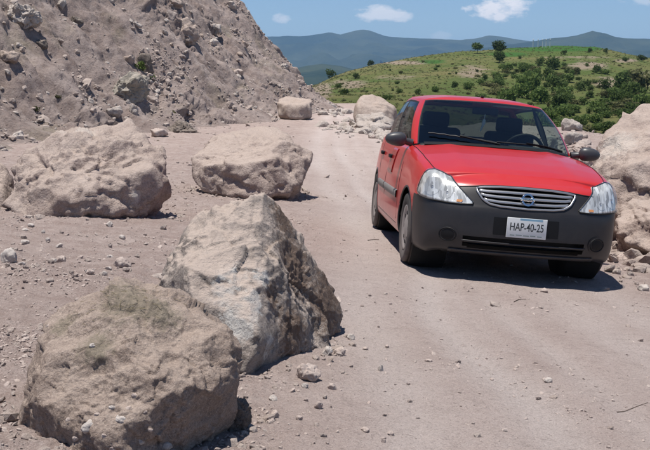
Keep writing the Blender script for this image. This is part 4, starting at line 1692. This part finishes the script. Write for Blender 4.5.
# wheel arches
AR, AZ = .335, .285
VW = VA.copy()
drop_v = np.zeros(len(VA), bool)
for xa in (0.0, -2.47):
    m = (np.abs(VA[:, 1]) > .60) & (VA[:, 2] < .75)
    dx, dz = VA[:, 0] - xa, VA[:, 2] - AZ
    rr_ = np.hypot(dx, dz)
    sn = m & (rr_ < AR) & (rr_ > AR - .022)
    k = AR / np.maximum(rr_, 1e-6)
    VW[sn, 0] = xa + dx[sn] * k[sn]
    VW[sn, 2] = AZ + dz[sn] * k[sn]
    drop_v |= m & (rr_ <= AR - .022)
drop_f = drop_v[FA].any(1)

car = bpy.data.objects.new('car', None)
link(car)
YAW = -1.514
_cy, _sy = math.cos(YAW), math.sin(YAW)
RCAR = PLANE @ np.array([[_cy, -_sy, 0], [_sy, _cy, 0], [0, 0, 1]])
TCAR = CAMP + PLANE @ np.array([1.441, 8.147, -PH])
mw = Matrix.Identity(4)
for i in range(3):
    for j in range(3):
        mw[i][j] = RCAR[i, j]
    mw[i][3] = TCAR[i]
car.matrix_world = mw
tag(car, 'dusty red four-door car with grey bumpers stopped on the dirt road', 'car')


def part(name, V, Fc, mat, parent=car, normals=None, smooth_sh=True):
    used = np.unique(Fc)
    mp = np.full(len(V), -1)
    mp[used] = np.arange(len(used))
    o = mesh_np(name, V[used], mp[Fc], K[mat] if isinstance(mat, str) else mat, parent, smooth_sh)
    if normals is not None:
        o.data.normals_split_custom_set_from_vertices([tuple(n) for n in normals[used]])
    return o


fc = VA[FA].mean(1)
isside = np.arange(len(FA)) < len(F_side)
ishood = (np.arange(len(FA)) >= len(F_side)) & (np.arange(len(FA)) < len(F_side) + len(F_hood))
isboot = ~isside & ~ishood
ok = ~drop_f
fx, fy, fz = fc.T
BT = np.interp(np.abs(fy), [0, .40, .62, .82], [.565, .565, .575, .60])
bump_f = isside & ok & (fx > .30) & (fz < BT)
gt = lambda y: np.interp(np.abs(y), [0, .2, .32, .375], [.712, .709, .700, .690])
gb = lambda y: np.interp(np.abs(y), [0, .2, .28, .33, .375], [.566, .572, .584, .612, .676])
gril_f = isside & ok & (fx > .30) & ~bump_f & (fz < np.interp(np.abs(fy), [0, .2, .32, .385, .55], [.722, .719, .711, .703, .685])) & (np.abs(fy) < .56)
it = lambda y: np.interp(np.abs(y), [0, .40, .46], [.345, .345, .335])
ib = lambda y: np.interp(np.abs(y), [0, .40, .46], [.240, .245, .262])
open_f = (fx > .30) & (((np.abs(fy) < .35) & (fz > gb(fy) + .006) & (fz < gt(fy) - .006)) | ((np.abs(fy) < .455) & (fz > ib(fy) + .004) & (fz < it(fy) - .004)))
gril_f &= ~open_f
bump_f0, bump_f = bump_f, bump_f & ~open_f
bump_r = isside & ok & (fx < -2.80) & (fz < .56)
rest = isside & ok & ~bump_f0 & ~gril_f & ~bump_r & ~open_f
front_bumper = part('front_bumper', VW, FA[bump_f], 'bumper', normals=VN)
part('grille_surround', VW, FA[gril_f], 'bumper', normals=VN)
part('rear_bumper', VW, FA[bump_r], 'bumper', normals=VN)
hood = part('hood', VW, FA[ishood], 'red', normals=VN)
part('boot_lid', VW, FA[isboot], 'red', normals=VN)
doors = {}
for sg in (1, -1):
    sm = rest & (fy * sg > 0)
    part('fender', VW, FA[sm & (fx > -.50)], 'red', normals=VN)
    sill = sm & (fx <= -.50) & (fx > -2.2) & (fz < .255)
    part('sill', VW, FA[sill], 'red', normals=VN)
    doors[('f', sg)] = part('door', VW, FA[sm & ~sill & (fx <= -.50) & (fx > -1.50)], 'red', normals=VN)
    doors[('r', sg)] = part('door', VW, FA[sm & ~sill & (fx <= -1.50) & (fx > -2.28)], 'red', normals=VN)
    part('rear_quarter', VW, FA[sm & ~sill & (fx <= -2.28)], 'red', normals=VN)


# ---- projecting details on the shell
def hit(o, d):
    h = car_bvh.ray_cast(Vector(o), Vector(d))
    return (np.array(h[0]), np.array(h[1])) if h[0] is not None else (None, None)


def projector(ang, sg):
    """ang: yaw of the view direction away from straight ahead; lateral axis s, height z"""
    a = math.radians(ang)
    e = np.array([math.cos(a), sg * math.sin(a), 0])
    l = np.array([-math.sin(a), sg * math.cos(a), 0])

    def f(s, z):
        p, n = hit(e * 3 + l * s + np.array([0, 0, z]), -e)
        if p is None:
            return l * s + np.array([.6 * math.cos(a), 0, z]), e
        if n @ e < 0:
            n = -n
        return p, n
    return f


P0 = projector(0, 1)


def patch(name, s0, s1, bot, top, off, mat, parent=car, nu=24, nv=6, skirt=.02, pr=P0, bulge=0.0, smooth_sh=True):
    V = []
    for i in range(nu + 1):
        s = s0 + (s1 - s0) * i / nu
        b, t = bot(s) if callable(bot) else bot, top(s) if callable(top) else top
        for j in range(nv + 1):
            f = j / nv
            p, n = pr(s, b + (t - b) * f)
            k = off + bulge * math.sin(math.pi * f) * math.sin(math.pi * min(1, max(0, i / nu))) ** .5
            V.append(p + n * k)
    V = np.array(V)
    Fc = [tuple(q) for q in grid_faces(nu + 1, nv + 1)]
    V = list(V)
    if skirt:
        loop = [i * (nv + 1) for i in range(nu + 1)] + [nu * (nv + 1) + j for j in range(1, nv + 1)] + [i * (nv + 1) + nv for i in range(nu - 1, -1, -1)] + [j for j in range(nv - 1, 0, -1)]
        st = len(V)
        for q in loop:
            V.append(V[q] + np.array([-skirt, 0, 0]) * (1 if abs(V[q][1]) < .5 else .6) - np.array([0, math.copysign(skirt * .5, V[q][1]) if abs(V[q][1]) > .5 else 0, 0]))
        m = len(loop)
        for q in range(m):
            Fc.append((loop[q], loop[(q + 1) % m], st + (q + 1) % m, st + q))
    bm = bmesh.new()
    vs_ = [bm.verts.new(p) for p in V]
    for f in Fc:
        try:
            bm.faces.new([vs_[k] for k in f])
        except ValueError:
            pass
    bmesh.ops.recalc_face_normals(bm, faces=bm.faces[:])
    # outward check on the first face
    f0 = bm.faces[:][0] if False else None
    o = bm_obj(name, bm, K[mat], parent, smooth_sh)
    return o


def tube(name, pts, rad, mat, parent=car, seg=8, closed=False):
    pts = np.array(pts, float)
    n = len(pts)
    rad = np.full(n, rad) if np.isscalar(rad) else np.array(rad)
    V = []
    for i in range(n):
        a = pts[(i - 1) % n] if (closed or i > 0) else pts[i]
        b = pts[(i + 1) % n] if (closed or i < n - 1) else pts[i]
        t = (b - a) / max(1e-9, np.linalg.norm(b - a))
        up = np.array([0, 0, 1.]) if abs(t[2]) < .9 else np.array([1., 0, 0])
        u = np.cross(t, up)
        u /= np.linalg.norm(u)
        v = np.cross(u, t)
        for k in range(seg):
            an = 2 * math.pi * k / seg
            V.append(pts[i] + rad[i] * (math.cos(an) * u + math.sin(an) * v))
    Fc = []
    for i in range(n if closed else n - 1):
        for k in range(seg):
            j = (i + 1) % n
            Fc.append((i * seg + k, i * seg + (k + 1) % seg, j * seg + (k + 1) % seg, j * seg + k))
    return mesh_np(name, np.array(V), np.array(Fc), K[mat], parent)


def rbox(name, c, s, mat, parent=car, bev=.02, rot=None, seg=3):
    bm = bmesh.new()
    bmesh.ops.create_cube(bm, size=1)
    bmesh.ops.scale(bm, vec=s, verts=bm.verts)
    if bev:
        bmesh.ops.bevel(bm, geom=bm.edges[:], offset=bev, segments=seg, affect='EDGES', profile=.5)
    if rot is not None:
        bmesh.ops.rotate(bm, matrix=Matrix.Rotation(rot[0], 3, rot[1]), verts=bm.verts)
    bmesh.ops.translate(bm, vec=c, verts=bm.verts)
    return bm_obj(name, bm, K[mat], parent, bev > 0)


def lathe(name, prof, axis_c, mat, parent=car, seg=48, sg=1):
    """profile (r, y) turned about the car's y axis at axis_c"""
    V, m = [], len(prof)
    for k in range(seg):
        a = 2 * math.pi * k / seg
        for (r, y) in prof:
            V.append((axis_c[0] + r * math.cos(a), axis_c[1] + sg * y, axis_c[2] + r * math.sin(a)))
    Fc = []
    for k in range(seg):
        for j in range(m - 1):
            q = (k * m + j, k * m + j + 1, ((k + 1) % seg) * m + j + 1, ((k + 1) % seg) * m + j)
            Fc.append(q if sg < 0 else q[::-1])
    return mesh_np(name, np.array(V), np.array(Fc), K[mat], parent)


# shut lines: narrow dark grooves drawn as thin strips of seal just proud of the panels
def seam(name, pts, parent, wdt=.0026):
    return tube(name, pts, wdt, 'seal', parent, 6)


def side_pt(x, z, sg, off=.0):
    p, n = hit((x, sg * 3, z), (0, -sg, 0))
    if p is None:
        return np.array([x, sg * .8, z])
    return p + np.array([0, sg * off, 0])


for sg in (1, -1):
    for kk, xs in (('f', [(-.50, .30), (-.48, .55), (-.50, .75), (-.56, .90)]), ('r', [(-1.50, .26), (-1.50, .60), (-1.50, .91)])):
        pl_ = cmr([side_pt(x, z, sg) for x, z in xs], 16)
        seam('door_seam', pl_, doors[(kk, sg)])
    seam('door_seam', cmr([side_pt(x, z, sg) for x, z in [(-2.12, .60), (-2.2, .70), (-2.30, .85), (-2.32, .92)]], 12), doors[('r', sg)])
    seam('door_seam', [side_pt(x, .262, sg) for x in np.linspace(-.5, -2.0, 16)], doors[('f', sg)])
    # hood shut line
    e = edge[(ox < .46) & (ox > -.60)] * np.array([1, sg, 1])
    seam('hood_seam', e + np.array([0, sg * .002, .001]), hood, .0032)
    # side moulding on both doors
    for kk, x0, x1 in (('f', -.54, -1.48), ('r', -1.52, -2.06)):
        V = []
        xs = np.linspace(x0, x1, 20)
        for x in xs:
            for (z, of) in ((.475, .0), (.480, .012), (.535, .014), (.545, .0)):
                V.append(side_pt(x, z, sg, of))
        part('moulding', np.array(V), grid_faces(20, 4) if sg < 0 else grid_faces(20, 4)[:, ::-1], 'trim', doors[(kk, sg)])
    for kk, x in (('f', -1.36), ('r', -2.10)):
        p = side_pt(x, .80, sg, .012)
        rbox('door_handle', tuple(p), (.15, .03, .035), 'black', doors[(kk, sg)], .008)
    # arch lips
    for xa in (0, -2.47):
        aa = np.linspace(R(-14), R(194), 48)
        pts = []
        for a in aa:
            x, z = xa + AR * math.cos(a), AZ + AR * math.sin(a)
            pts.append(side_pt(x, max(z, .19), sg, -.004) * np.array([1, 1, 0]) + np.array([0, 0, z]))
        tube('arch_lip', pts, .009, 'red' if xa < -1 else 'bumper', car, 8)
hood_front = []

# ---- front: grille
grille = patch('grille', -.372, .372, gb, gt, -.045, 'black', nu=40, nv=6, skirt=-.05)
fr_pts = [P0(y, gt(y)) for y in np.linspace(-.372, .372, 40)] + [P0(y, gb(y)) for y in np.linspace(.372, -.372, 40)]
tube('grille_frame', [p + n * .004 for p, n in fr_pts], .0085, 'chrome', grille, 8, True)
for k in range(3):
    f = (.24, .50, .76)[k]
    hw = (.318, .340, .356)[k]
    mid = lambda y, f=f: gb(y * .92) + (gt(y * .92) - gb(y * .92)) * f
    patch('grille_bar', -hw, hw, lambda y, m=mid: m(y) - .0095, lambda y, m=mid: m(y) + .0095, .002, 'chrome', grille, 36, 3, .020, bulge=.004)
ec, en = P0(0, .638)
emblem = None


def disc_ring(name, c, r0, r1, th, mat, parent, seg=40, tilt=.32):
    V = []
    for k in range(seg):
        a = 2 * math.pi * k / seg
        for (r, d) in ((r0, 0), (r0, th), (r1, th), (r1, 0)):
            V.append((d - math.sin(a) * r * tilt, r * math.cos(a), r * math.sin(a)))
    Fc = []
    for k in range(seg):
        for j in range(4):
            Fc.append((k * 4 + j, k * 4 + (j + 1) % 4, ((k + 1) % seg) * 4 + (j + 1) % 4, ((k + 1) % seg) * 4 + j))
    o = mesh_np(name, np.array(V) + c, np.array(Fc), K[mat], parent, False)
    return o


def text(name, body, size, mat, parent, c, ext=.001, sx=1.0, tilt=0.0):
    cu_ = bpy.data.curves.new(name, 'FONT')
    cu_.body = body
    cu_.size = size
    cu_.align_x = 'CENTER'
    cu_.align_y = 'CENTER'
    cu_.extrude = ext
    cu_.offset = size * .012
    tmp = bpy.data.objects.new(name, cu_)
    COL.objects.link(tmp)
    dg = bpy.context.evaluated_depsgraph_get()
    me = bpy.data.meshes.new_from_object(tmp.evaluated_get(dg))
    bpy.data.objects.remove(tmp)
    # text x -> car +y is the viewer's right when looking at the front (car faces the viewer)
    for v in me.vertices:
        x, y, z = v.co
        v.co = (z - y * tilt, x * sx, y)
    me.materials.clear()
    me.materials.append(K[mat])
    o = bpy.data.objects.new(name, me)
    o.location = tuple(c)
    return link(o, parent)


for sg in (1, -1):
    bp_ = [P0(sg * y, z) for y, z in ((.0, .722), (.2, .719), (.32, .711), (.385, .703), (.46, .695), (.53, .688))]
    seam('bumper_seam', cmr([p + n * .000 for p, n in bp_], 30), front_bumper, .0055)
ecp = ec + np.array([.022, 0, 0])
emblem = disc_ring('emblem', ecp, .034, .046, .012, 'chrome2', grille)
bar = rbox('emblem_bar', tuple(ecp + np.array([.008, 0, 0])), (.012, .108, .024), 'chrome2', emblem, .003)
text('emblem_lettering', 'NISSAN', .021, 'platetxt', emblem, ecp + np.array([.0155, 0, 0]), .0006, 1.05)

# ---- bumper: lower intake, bars, fog lamps, plate
intake = patch('lower_intake', -.47, .47, ib, it, -.07, 'black', front_bumper, 40, 6, -.06)
patch('intake_bar', -.47, .47, lambda y: .292, lambda y: .308, .002, 'bumper', front_bumper, 40, 3, .012, bulge=.004)
patch('bumper_lip', -.55, .55, lambda y: .212, lambda y: .236, .010, 'bumper', front_bumper, 40, 3, .014, bulge=.004)
patch('plate_recess', -.245, .245, lambda y: .365, lambda y: .495, .003, 'black', front_bumper, 20, 3, 0)
for sg in (1, -1):
    c, n = P0(sg * .565, .335)
    pr_ = projector(0, 1)
    pod = patch('fog_light_pod', sg * .565 - .075, sg * .565 + .075, lambda s, sg=sg: .335 - math.sqrt(max(0, .075 ** 2 - (s - sg * .565) ** 2)) * .82 - .002, lambda s, sg=sg: .335 + math.sqrt(max(0, .075 ** 2 - (s - sg * .565) ** 2)) * .82 + .002, .006, 'black', front_bumper, 24, 4, .0)
    pod.data.materials[0] = K['bumper']
    ring = [P0(sg * .565 + .058 * math.cos(a), .335 + .048 * math.sin(a)) for a in np.linspace(0, 2 * math.pi, 28, endpoint=False)]
    tube('fog_light_ring', [p + q * .006 for p, q in ring], .006, 'black', pod, 6, True)
    fl = patch('fog_light_lens', sg * .565 - .046, sg * .565 + .046, lambda s, sg=sg: .335 - math.sqrt(max(0, .046 ** 2 - (s - sg * .565) ** 2)) * .82 - .001, lambda s, sg=sg: .335 + math.sqrt(max(0, .046 ** 2 - (s - sg * .565) ** 2)) * .82 + .001, .008, 'black', pod, 18, 4, 0, bulge=.002)
pc, pn = P0(0, .43)
plate = rbox('license_plate', (pc[0] + .014, 0, .430), (.008, .300, .148), 'plate', front_bumper, .003)
px_ = pc[0] + .0185
rbox('plate_band', (px_, .03, .494), (.0016, .17, .016), 'plateblue', plate, 0)
text('plate_lettering', 'HAP-40-25', .083, 'platetxt', plate, (px_, 0, .434), .0008, .68)
for i, (y, wd) in enumerate([(-.105, .035), (-.055, .045), (0, .045), (.05, .04), (.10, .035)]):
    rbox('plate_small_print', (px_, y, .374 + .002 * (i % 2)), (.0012, wd, .008), 'plategreen', plate, 0)

# ---- headlights
for sg in (1, -1):
    pj = projector(38, sg)
    LT = lambda s: np.interp(s, [-.13, -.06, .02, .10, .18, .25, .30, .335, .36], [.585, .640, .698, .746, .780, .795, .785, .752, .66])
    LB = lambda s: np.interp(s, [-.13, -.05, .05, .2, .31, .36], [.572, .566, .566, .574, .592, .618])
    hl = patch('headlight', -.13, .36, LB, LT, .004, 'lampwhite', car, 30, 10, .03, pj)
    # reflector bowls
    for (s, z, r_) in ((.20, .672, .068), (.075, .640, .048)):
        c, n = pj(s, z)
        bo = patch('reflector', s - r_, s + r_, lambda q, s=s, z=z, r_=r_: max(LB(q) + .006, z - math.sqrt(max(0, r_ ** 2 - (q - s) ** 2))), lambda q, s=s, z=z, r_=r_: min(LT(q) - .006, z + math.sqrt(max(0, r_ ** 2 - (q - s) ** 2))), .0055, 'lampwhite', hl, 18, 8, 0, pj, bulge=-.001)
        tube('bulb', [c + n * .006, c + n * .012], [.009, .007], 'chrome2', bo, 10)
    patch('indicator', -.055, -.015, lambda q: LB(q) + .012, lambda q: LB(q) + .028, .009, 'amber', hl, 8, 4, 0, pj)
    patch('headlight_lens', -.128, .357, lambda q: LB(q) + .001, lambda q: LT(q) - .001, .016, 'lens', hl, 30, 10, .012, pj, bulge=.012)
    ringp = [pj(s, LT(s)) for s in np.linspace(-.13, .36, 30)] + [pj(s, LB(s)) for s in np.linspace(.36, -.13, 30)]
    tube('headlight_seal', [p + n * .004 for p, n in ringp], .005, 'seal', hl, 6, True)

# ---- greenhouse
BELT = [(-.40, 0, .985), (-.43, .30, .982), (-.53, .56, .966), (-.60, .668, .955), (-.70, .708, .944), (-1.0, .728, .938), (-1.48, .736, .938), (-1.57, .736, .94), (-2.15, .726, .95), (-2.38, .712, .957), (-2.68, .66, .975), (-2.80, .52, .995), (-2.86, .25, 1.005), (-2.88, 0, 1.007)]
RAIL = [(-1.10, 0, 1.385), (-1.115, .25, 1.380), (-1.165, .47, 1.370), (-1.215, .540, 1.357), (-1.31, .572, 1.350), (-1.46, .585, 1.362), (-1.72, .590, 1.372), (-1.79, .590, 1.372), (-2.22, .576, 1.350), (-2.34, .556, 1.328), (-2.42, .53, 1.318), (-2.45, .40, 1.335), (-2.47, .2, 1.346), (-2.475, 0, 1.348)]
NG, NVG = 313, 48
gp = np.linspace(0, 13, NG)
bl, rl = cmr(BELT, NG, gp), cmr(RAIL, NG, gp)
bl[0, 1] = bl[-1, 1] = rl[0, 1] = rl[-1, 1] = 0
f = np.linspace(0, 1, NVG)[:, None, None]
gh = bl[None] * (1 - f) + rl[None] * f
tn = np.gradient(bl, axis=0)
on = np.stack([tn[:, 1], -tn[:, 0], 0 * tn[:, 0]], 1)
on /= np.linalg.norm(on, axis=1)[:, None]
on[0], on[-1] = (1, 0, 0), (-1, 0, 0)
on[:, 2] = .5
gh = gh + on[None] * (.030 * np.sin(math.pi * f) ** .9)
ghf = np.concatenate([(gh * np.array([1, -1, 1]))[:, :0:-1], gh], 1)
gpar = np.concatenate([gp[:0:-1], gp])
# roof
ZRX = [-2.48, -2.42, -2.3, -2.1, -1.7, -1.35, -1.2, -1.10]
ZRZ = [1.348, 1.372, 1.396, 1.412, 1.422, 1.415, 1.402, 1.385]
e = gh[-1]
tt = np.linspace(-1, 1, 33)
zc = np.interp(e[:, 0], ZRX, ZRZ)
roof = np.stack([e[:, :1] + 0 * tt, e[:, 1:2] * tt, e[:, 2:3] + np.maximum(zc - e[:, 2], 0)[:, None] * (1 - np.abs(tt) ** 3.2)], 2)
VG = np.vstack([ghf.reshape(-1, 3), roof.reshape(-1, 3)])
NGF = ghf.shape[1]
FG1, FG2 = grid_faces(NVG, NGF), grid_faces(*roof.shape[:2]) + ghf.shape[0] * NGF
FG = np.vstack([FG1, FG2])
c = VG[FG].mean(1)
fn = np.cross(VG[FG[:, 2]] - VG[FG[:, 0]], VG[FG[:, 3]] - VG[FG[:, 1]])
flip = (fn * (c - np.array([-1.7, 0, 1.0]))).sum(1) < 0
FG[flip] = FG[flip][:, ::-1]
key = np.round(VG * 2000).astype(np.int64)
_, inv = np.unique(key, axis=0, return_inverse=True)
inv = inv.ravel()
vn = vnormals(VG, FG)
acc = np.zeros((inv.max() + 1, 3))
np.add.at(acc, inv, vn)
VGN = acc[inv]
VGN /= np.maximum(np.linalg.norm(VGN, axis=1), 1e-9)[:, None]
iv, iu = np.divmod(np.arange(len(FG1)), NGF - 1)
fv = (iv + .5) / (NVG - 1)
fu = (gpar[iu] + gpar[iu + 1]) / 2
fsg = np.where(iu >= (NGF - 1) // 2, 1, -1)
ws_z = fu < 3.0
ws_glass = (fu < 2.86) & (fv < .93)
ws_seal = ws_z & ~ws_glass & (fv < .965)
rw_glass = (fu > 10.2) & (fv < .92) & (fv > .03)
rw_seal = (fu > 10.05) & ~rw_glass & (fv < .95)
sd_f = (fu > 4.12) & (fu < 6.0) & (fv > .05) & (fv < .90)
sd_r = (fu > 7.0) & (fu < 9.0) & (fv > .05) & (fv < .90)
sd_seal = (fu > 4.0) & (fu < 9.12) & (fv < .945) & ~sd_f & ~sd_r
seal_all = ws_seal | rw_seal
redz = ~(ws_glass | ws_seal | rw_glass | rw_seal | sd_f | sd_r | sd_seal)
roof_o = part('roof', VG, np.vstack([FG[len(FG1):], FG1[0:0], FG[:len(FG1)][redz & (fv > .90)]]), 'red', normals=VGN)
for sg in (1, -1):
    part('pillar', VG, FG[:len(FG1)][redz & (fv <= .90) & (fsg == sg) & (fu < 5)], 'red', normals=VGN)
    part('pillar', VG, FG[:len(FG1)][redz & (fv <= .90) & (fsg == sg) & (fu >= 5)], 'red', normals=VGN)
    part('window', VG, FG[:len(FG1)][sd_f & (fsg == sg)], 'sideglass', doors[('f', sg)], normals=VGN)
    part('window', VG, FG[:len(FG1)][sd_r & (fsg == sg)], 'sideglass', doors[('r', sg)], normals=VGN)
    part('window_frame', VG, FG[:len(FG1)][sd_seal & (fsg == sg)], 'seal', car, normals=VGN)
windscreen = part('windscreen', VG, FG[:len(FG1)][ws_glass], 'glass', normals=VGN)
part('windscreen_seal', VG, FG[:len(FG1)][ws_seal], 'seal', windscreen, normals=VGN)
rear_window = part('rear_window', VG, FG[:len(FG1)][rw_glass], 'rearglass', normals=VGN)
part('rear_window_seal', VG, FG[:len(FG1)][rw_seal], 'seal', rear_window, normals=VGN)
rbox('antenna_base', (-1.30, 0, 1.418), (.06, .022, .022), 'black', roof_o, .008)

# cowl and wipers
cw_ = []
for y in np.linspace(-.62, .62, 30):
    xb = np.interp(abs(y), [0, .30, .56, .668], [-.40, -.43, -.53, -.60])
    zb = np.interp(abs(y), [0, .30, .56, .668], [.987, .984, .968, .957])
    cw_ += [(xb + .085, y * 1.02, zb - .006), (xb + .04, y, zb + .010), (xb - .02, y, zb + .014)]
part('cowl', np.array(cw_), grid_faces(30, 3), 'black', car)


def ws_pt(y, h, off=.012):
    """on the windscreen: lateral y at height fraction h"""
    j = int(np.argmin(np.abs(gh[int(h * (NVG - 1)), :100, 1] - abs(y))))
    p = gh[int(h * (NVG - 1)), j].copy()
    p[1] = y
    return p + np.array([off * .6, 0, off])


for (y0, y1, h1) in ((.56, -.02, .05), (-.02, -.58, .16)):
    wp = tube('wiper', [ws_pt(y0 + (y1 - y0) * k, .035 + (h1 - .03) * k, .022) for k in np.linspace(0, 1, 14)], .0065, 'seal', car, 6)
    tube('wiper_arm', [ws_pt(y0 + .03, .03, .012), ws_pt(y0 + (y1 - y0) * .25, .03, .035), ws_pt(y0 + (y1 - y0) * .55, .04 + (h1 - .03) * .45, .034)], [.011, .008, .006], 'black', wp, 6)

# mirrors
for sg in (1, -1):
    D_, F_ = ico(4)
    P_ = np.sign(D_) * np.abs(D_) ** .85
    P_ = P_ * np.array([.062, .094, .060])
    P_[:, 0] = np.where(P_[:, 0] < 0, P_[:, 0] * .45, P_[:, 0])
    P_[:, 2] *= 1 + .18 * (P_[:, 1] / .094) * -1 * 1
    P_[:, 1] *= sg
    if sg < 0:
        F_ = F_[:, ::-1]
    mr = mesh_np('side_mirror', P_ + np.array([-.62, sg * .855, .978]), F_, K['mirror'], car)
    tube('mirror_arm', [(-.66, sg * .705, .955), (-.655, sg * .76, .965), (-.63, sg * .79, .965)], [.035, .03, .03], 'mirror', mr, 10)
    rbox('mirror_glass', (-.655, sg * .855, .978), (.004, .145, .08), 'chrome2', mr, 0)

# wheels
for xa in (0, -2.47):
    for sg in (1, -1):
        ctr = (xa, sg * .715, .285)
        pf = [(.185, -.075), (.205, -.082), (.245, -.088), (.268, -.084), (.279, -.074)]
        for g0 in (-.045, -.015, .015, .045):
            pf += [(.2845, g0 - .007), (.277, g0 - .0055), (.277, g0 + .0055), (.2845, g0 + .007)]
        pf += [(.279, .074), (.268, .084), (.245, .088), (.205, .082), (.185, .075)]
        wh = lathe('wheel', [(.10, -.07), (.185, -.075), (.185, .06), (.10, .05)], ctr, 'under', car, 40, sg)
        lathe('tyre', pf, ctr, 'tyre', wh, 72, sg)
        rim = lathe('rim', [(.187, .070), (.180, .080), (.160, .070), (.145, .062), (.085, .070), (.055, .078), (.028, .080), (.001, .080)], ctr, 'rim', wh, 48, sg)
        for k in range(8):
            a = k / 8 * 2 * math.pi
            rbox('rim_slot', (ctr[0] + .118 * math.cos(a), ctr[1] + sg * .066, ctr[2] + .118 * math.sin(a)), (.05, .008, .03), 'black', rim, .003, None)
        # wheel well
        lathe('wheel_well', [(.10, -.22), (.33, -.22), (.33, .06)], (xa, sg * .70, .30), 'under', car, 36, sg)

# underbody, cabin
rbox('underbody', (-1.35, 0, .235), (3.75, 1.16, .12), 'under', car, .03)
rbox('engine_bay', (.12, 0, .45), (.80, 1.10, .40), 'under', car, .03)
rbox('cabin_floor', (-1.7, 0, .33), (2.4, 1.40, .06), 'under', car, .01)
rbox('bulkhead', (-.47, 0, .62), (.05, 1.38, .58), 'under', car, .01)
for sg in (1, -1):
    rbox('door_card', (-1.5, sg * .675, .62), (2.0, .04, .60), 'dash', car, .015)
rbox('dashboard', (-.70, 0, .86), (.42, 1.34, .20), 'dash', car, .06)
rbox('instrument_hood', (-.80, .36, .965), (.20, .36, .07), 'dash', car, .03)
rbox('parcel_shelf', (-2.60, 0, .955), (.50, 1.20, .03), 'dash', car, .01)
for sg in (1, -1):
    st = rbox('seat', (-1.30, sg * .36, .50), (.50, .50, .16), 'cloth', car, .05)
    rbox('backrest', (-1.60, sg * .36, .80), (.14, .48, .62), 'cloth', st, .05, None)
    rbox('headrest', (-1.64, sg * .36, 1.175), (.10, .26, .15), 'cloth', st, .04)
rs = rbox('rear_seat', (-2.15, 0, .52), (.50, 1.24, .16), 'cloth', car, .05)
rbox('backrest', (-2.42, 0, .78), (.14, 1.24, .50), 'cloth', rs, .05)
swc = np.array([-1.00, .36, .93])
sw = []
for a in np.linspace(0, 2 * math.pi, 40, endpoint=False):
    y, u = .185 * math.cos(a), .185 * math.sin(a)
    sw.append(swc + np.array([-.40 * u * -1, y, .92 * u]))
swo = tube('steering_wheel', sw, .016, 'black', car, 10, True)
tube('steering_spoke', [swc + np.array([0, -.18, 0]), swc + np.array([.03, 0, -.01]), swc + np.array([0, .18, 0])], .014, 'black', swo, 8)
tube('steering_column', [swc + np.array([.02, 0, -.01]), swc + np.array([.22, 0, -.10])], .035, 'black', swo, 8)
rm = rbox('interior_mirror', (-1.10, 0, 1.285), (.03, .24, .065), 'black', car, .012)
tube('hanging_cord', [(-1.09, .0, 1.26), (-1.09, -.004, 1.20)], .003, 'paleitem', rm, 6)
tube('hanging_charm', [(-1.09, -.003, 1.21), (-1.088, -.006, 1.18), (-1.088, -.014, 1.15), (-1.088, -.03, 1.10)], [.012, .017, .011, .005], 'paleitem', rm, 8)
for sg in (1, -1):
    rbox('sun_visor', (-1.25, sg * .28, 1.345), (.16, .34, .02), 'cloth' if sg < 0 else 'paleitem', car, .008)
# cloth lying over the passenger seat back, bundle on the shelf
red_c = rbox('red_cloth', (-1.70, -.36, 1.02), (.10, .20, .10), 'redcloth', None, .04)
pal_c = rbox('white_bundle', (-2.55, -.14, 1.02), (.16, .24, .09), 'paleitem', None, .04)
for o, lb, ct in ((red_c, 'red cloth behind the passenger seat, seen through the windscreen', 'cloth'), (pal_c, 'white bundle on the rear shelf, seen through the windscreen', 'bundle')):
    o.matrix_world = mw
    tag(o, lb, ct)

# rear lamps
for sg in (1, -1):
    pj = projector(180 - 40, sg)
    patch('tail_light', -.40 if False else .08, .30, lambda s: .66, lambda s: .88, .006, 'taillight', car, 8, 6, .02, projector(140, sg))
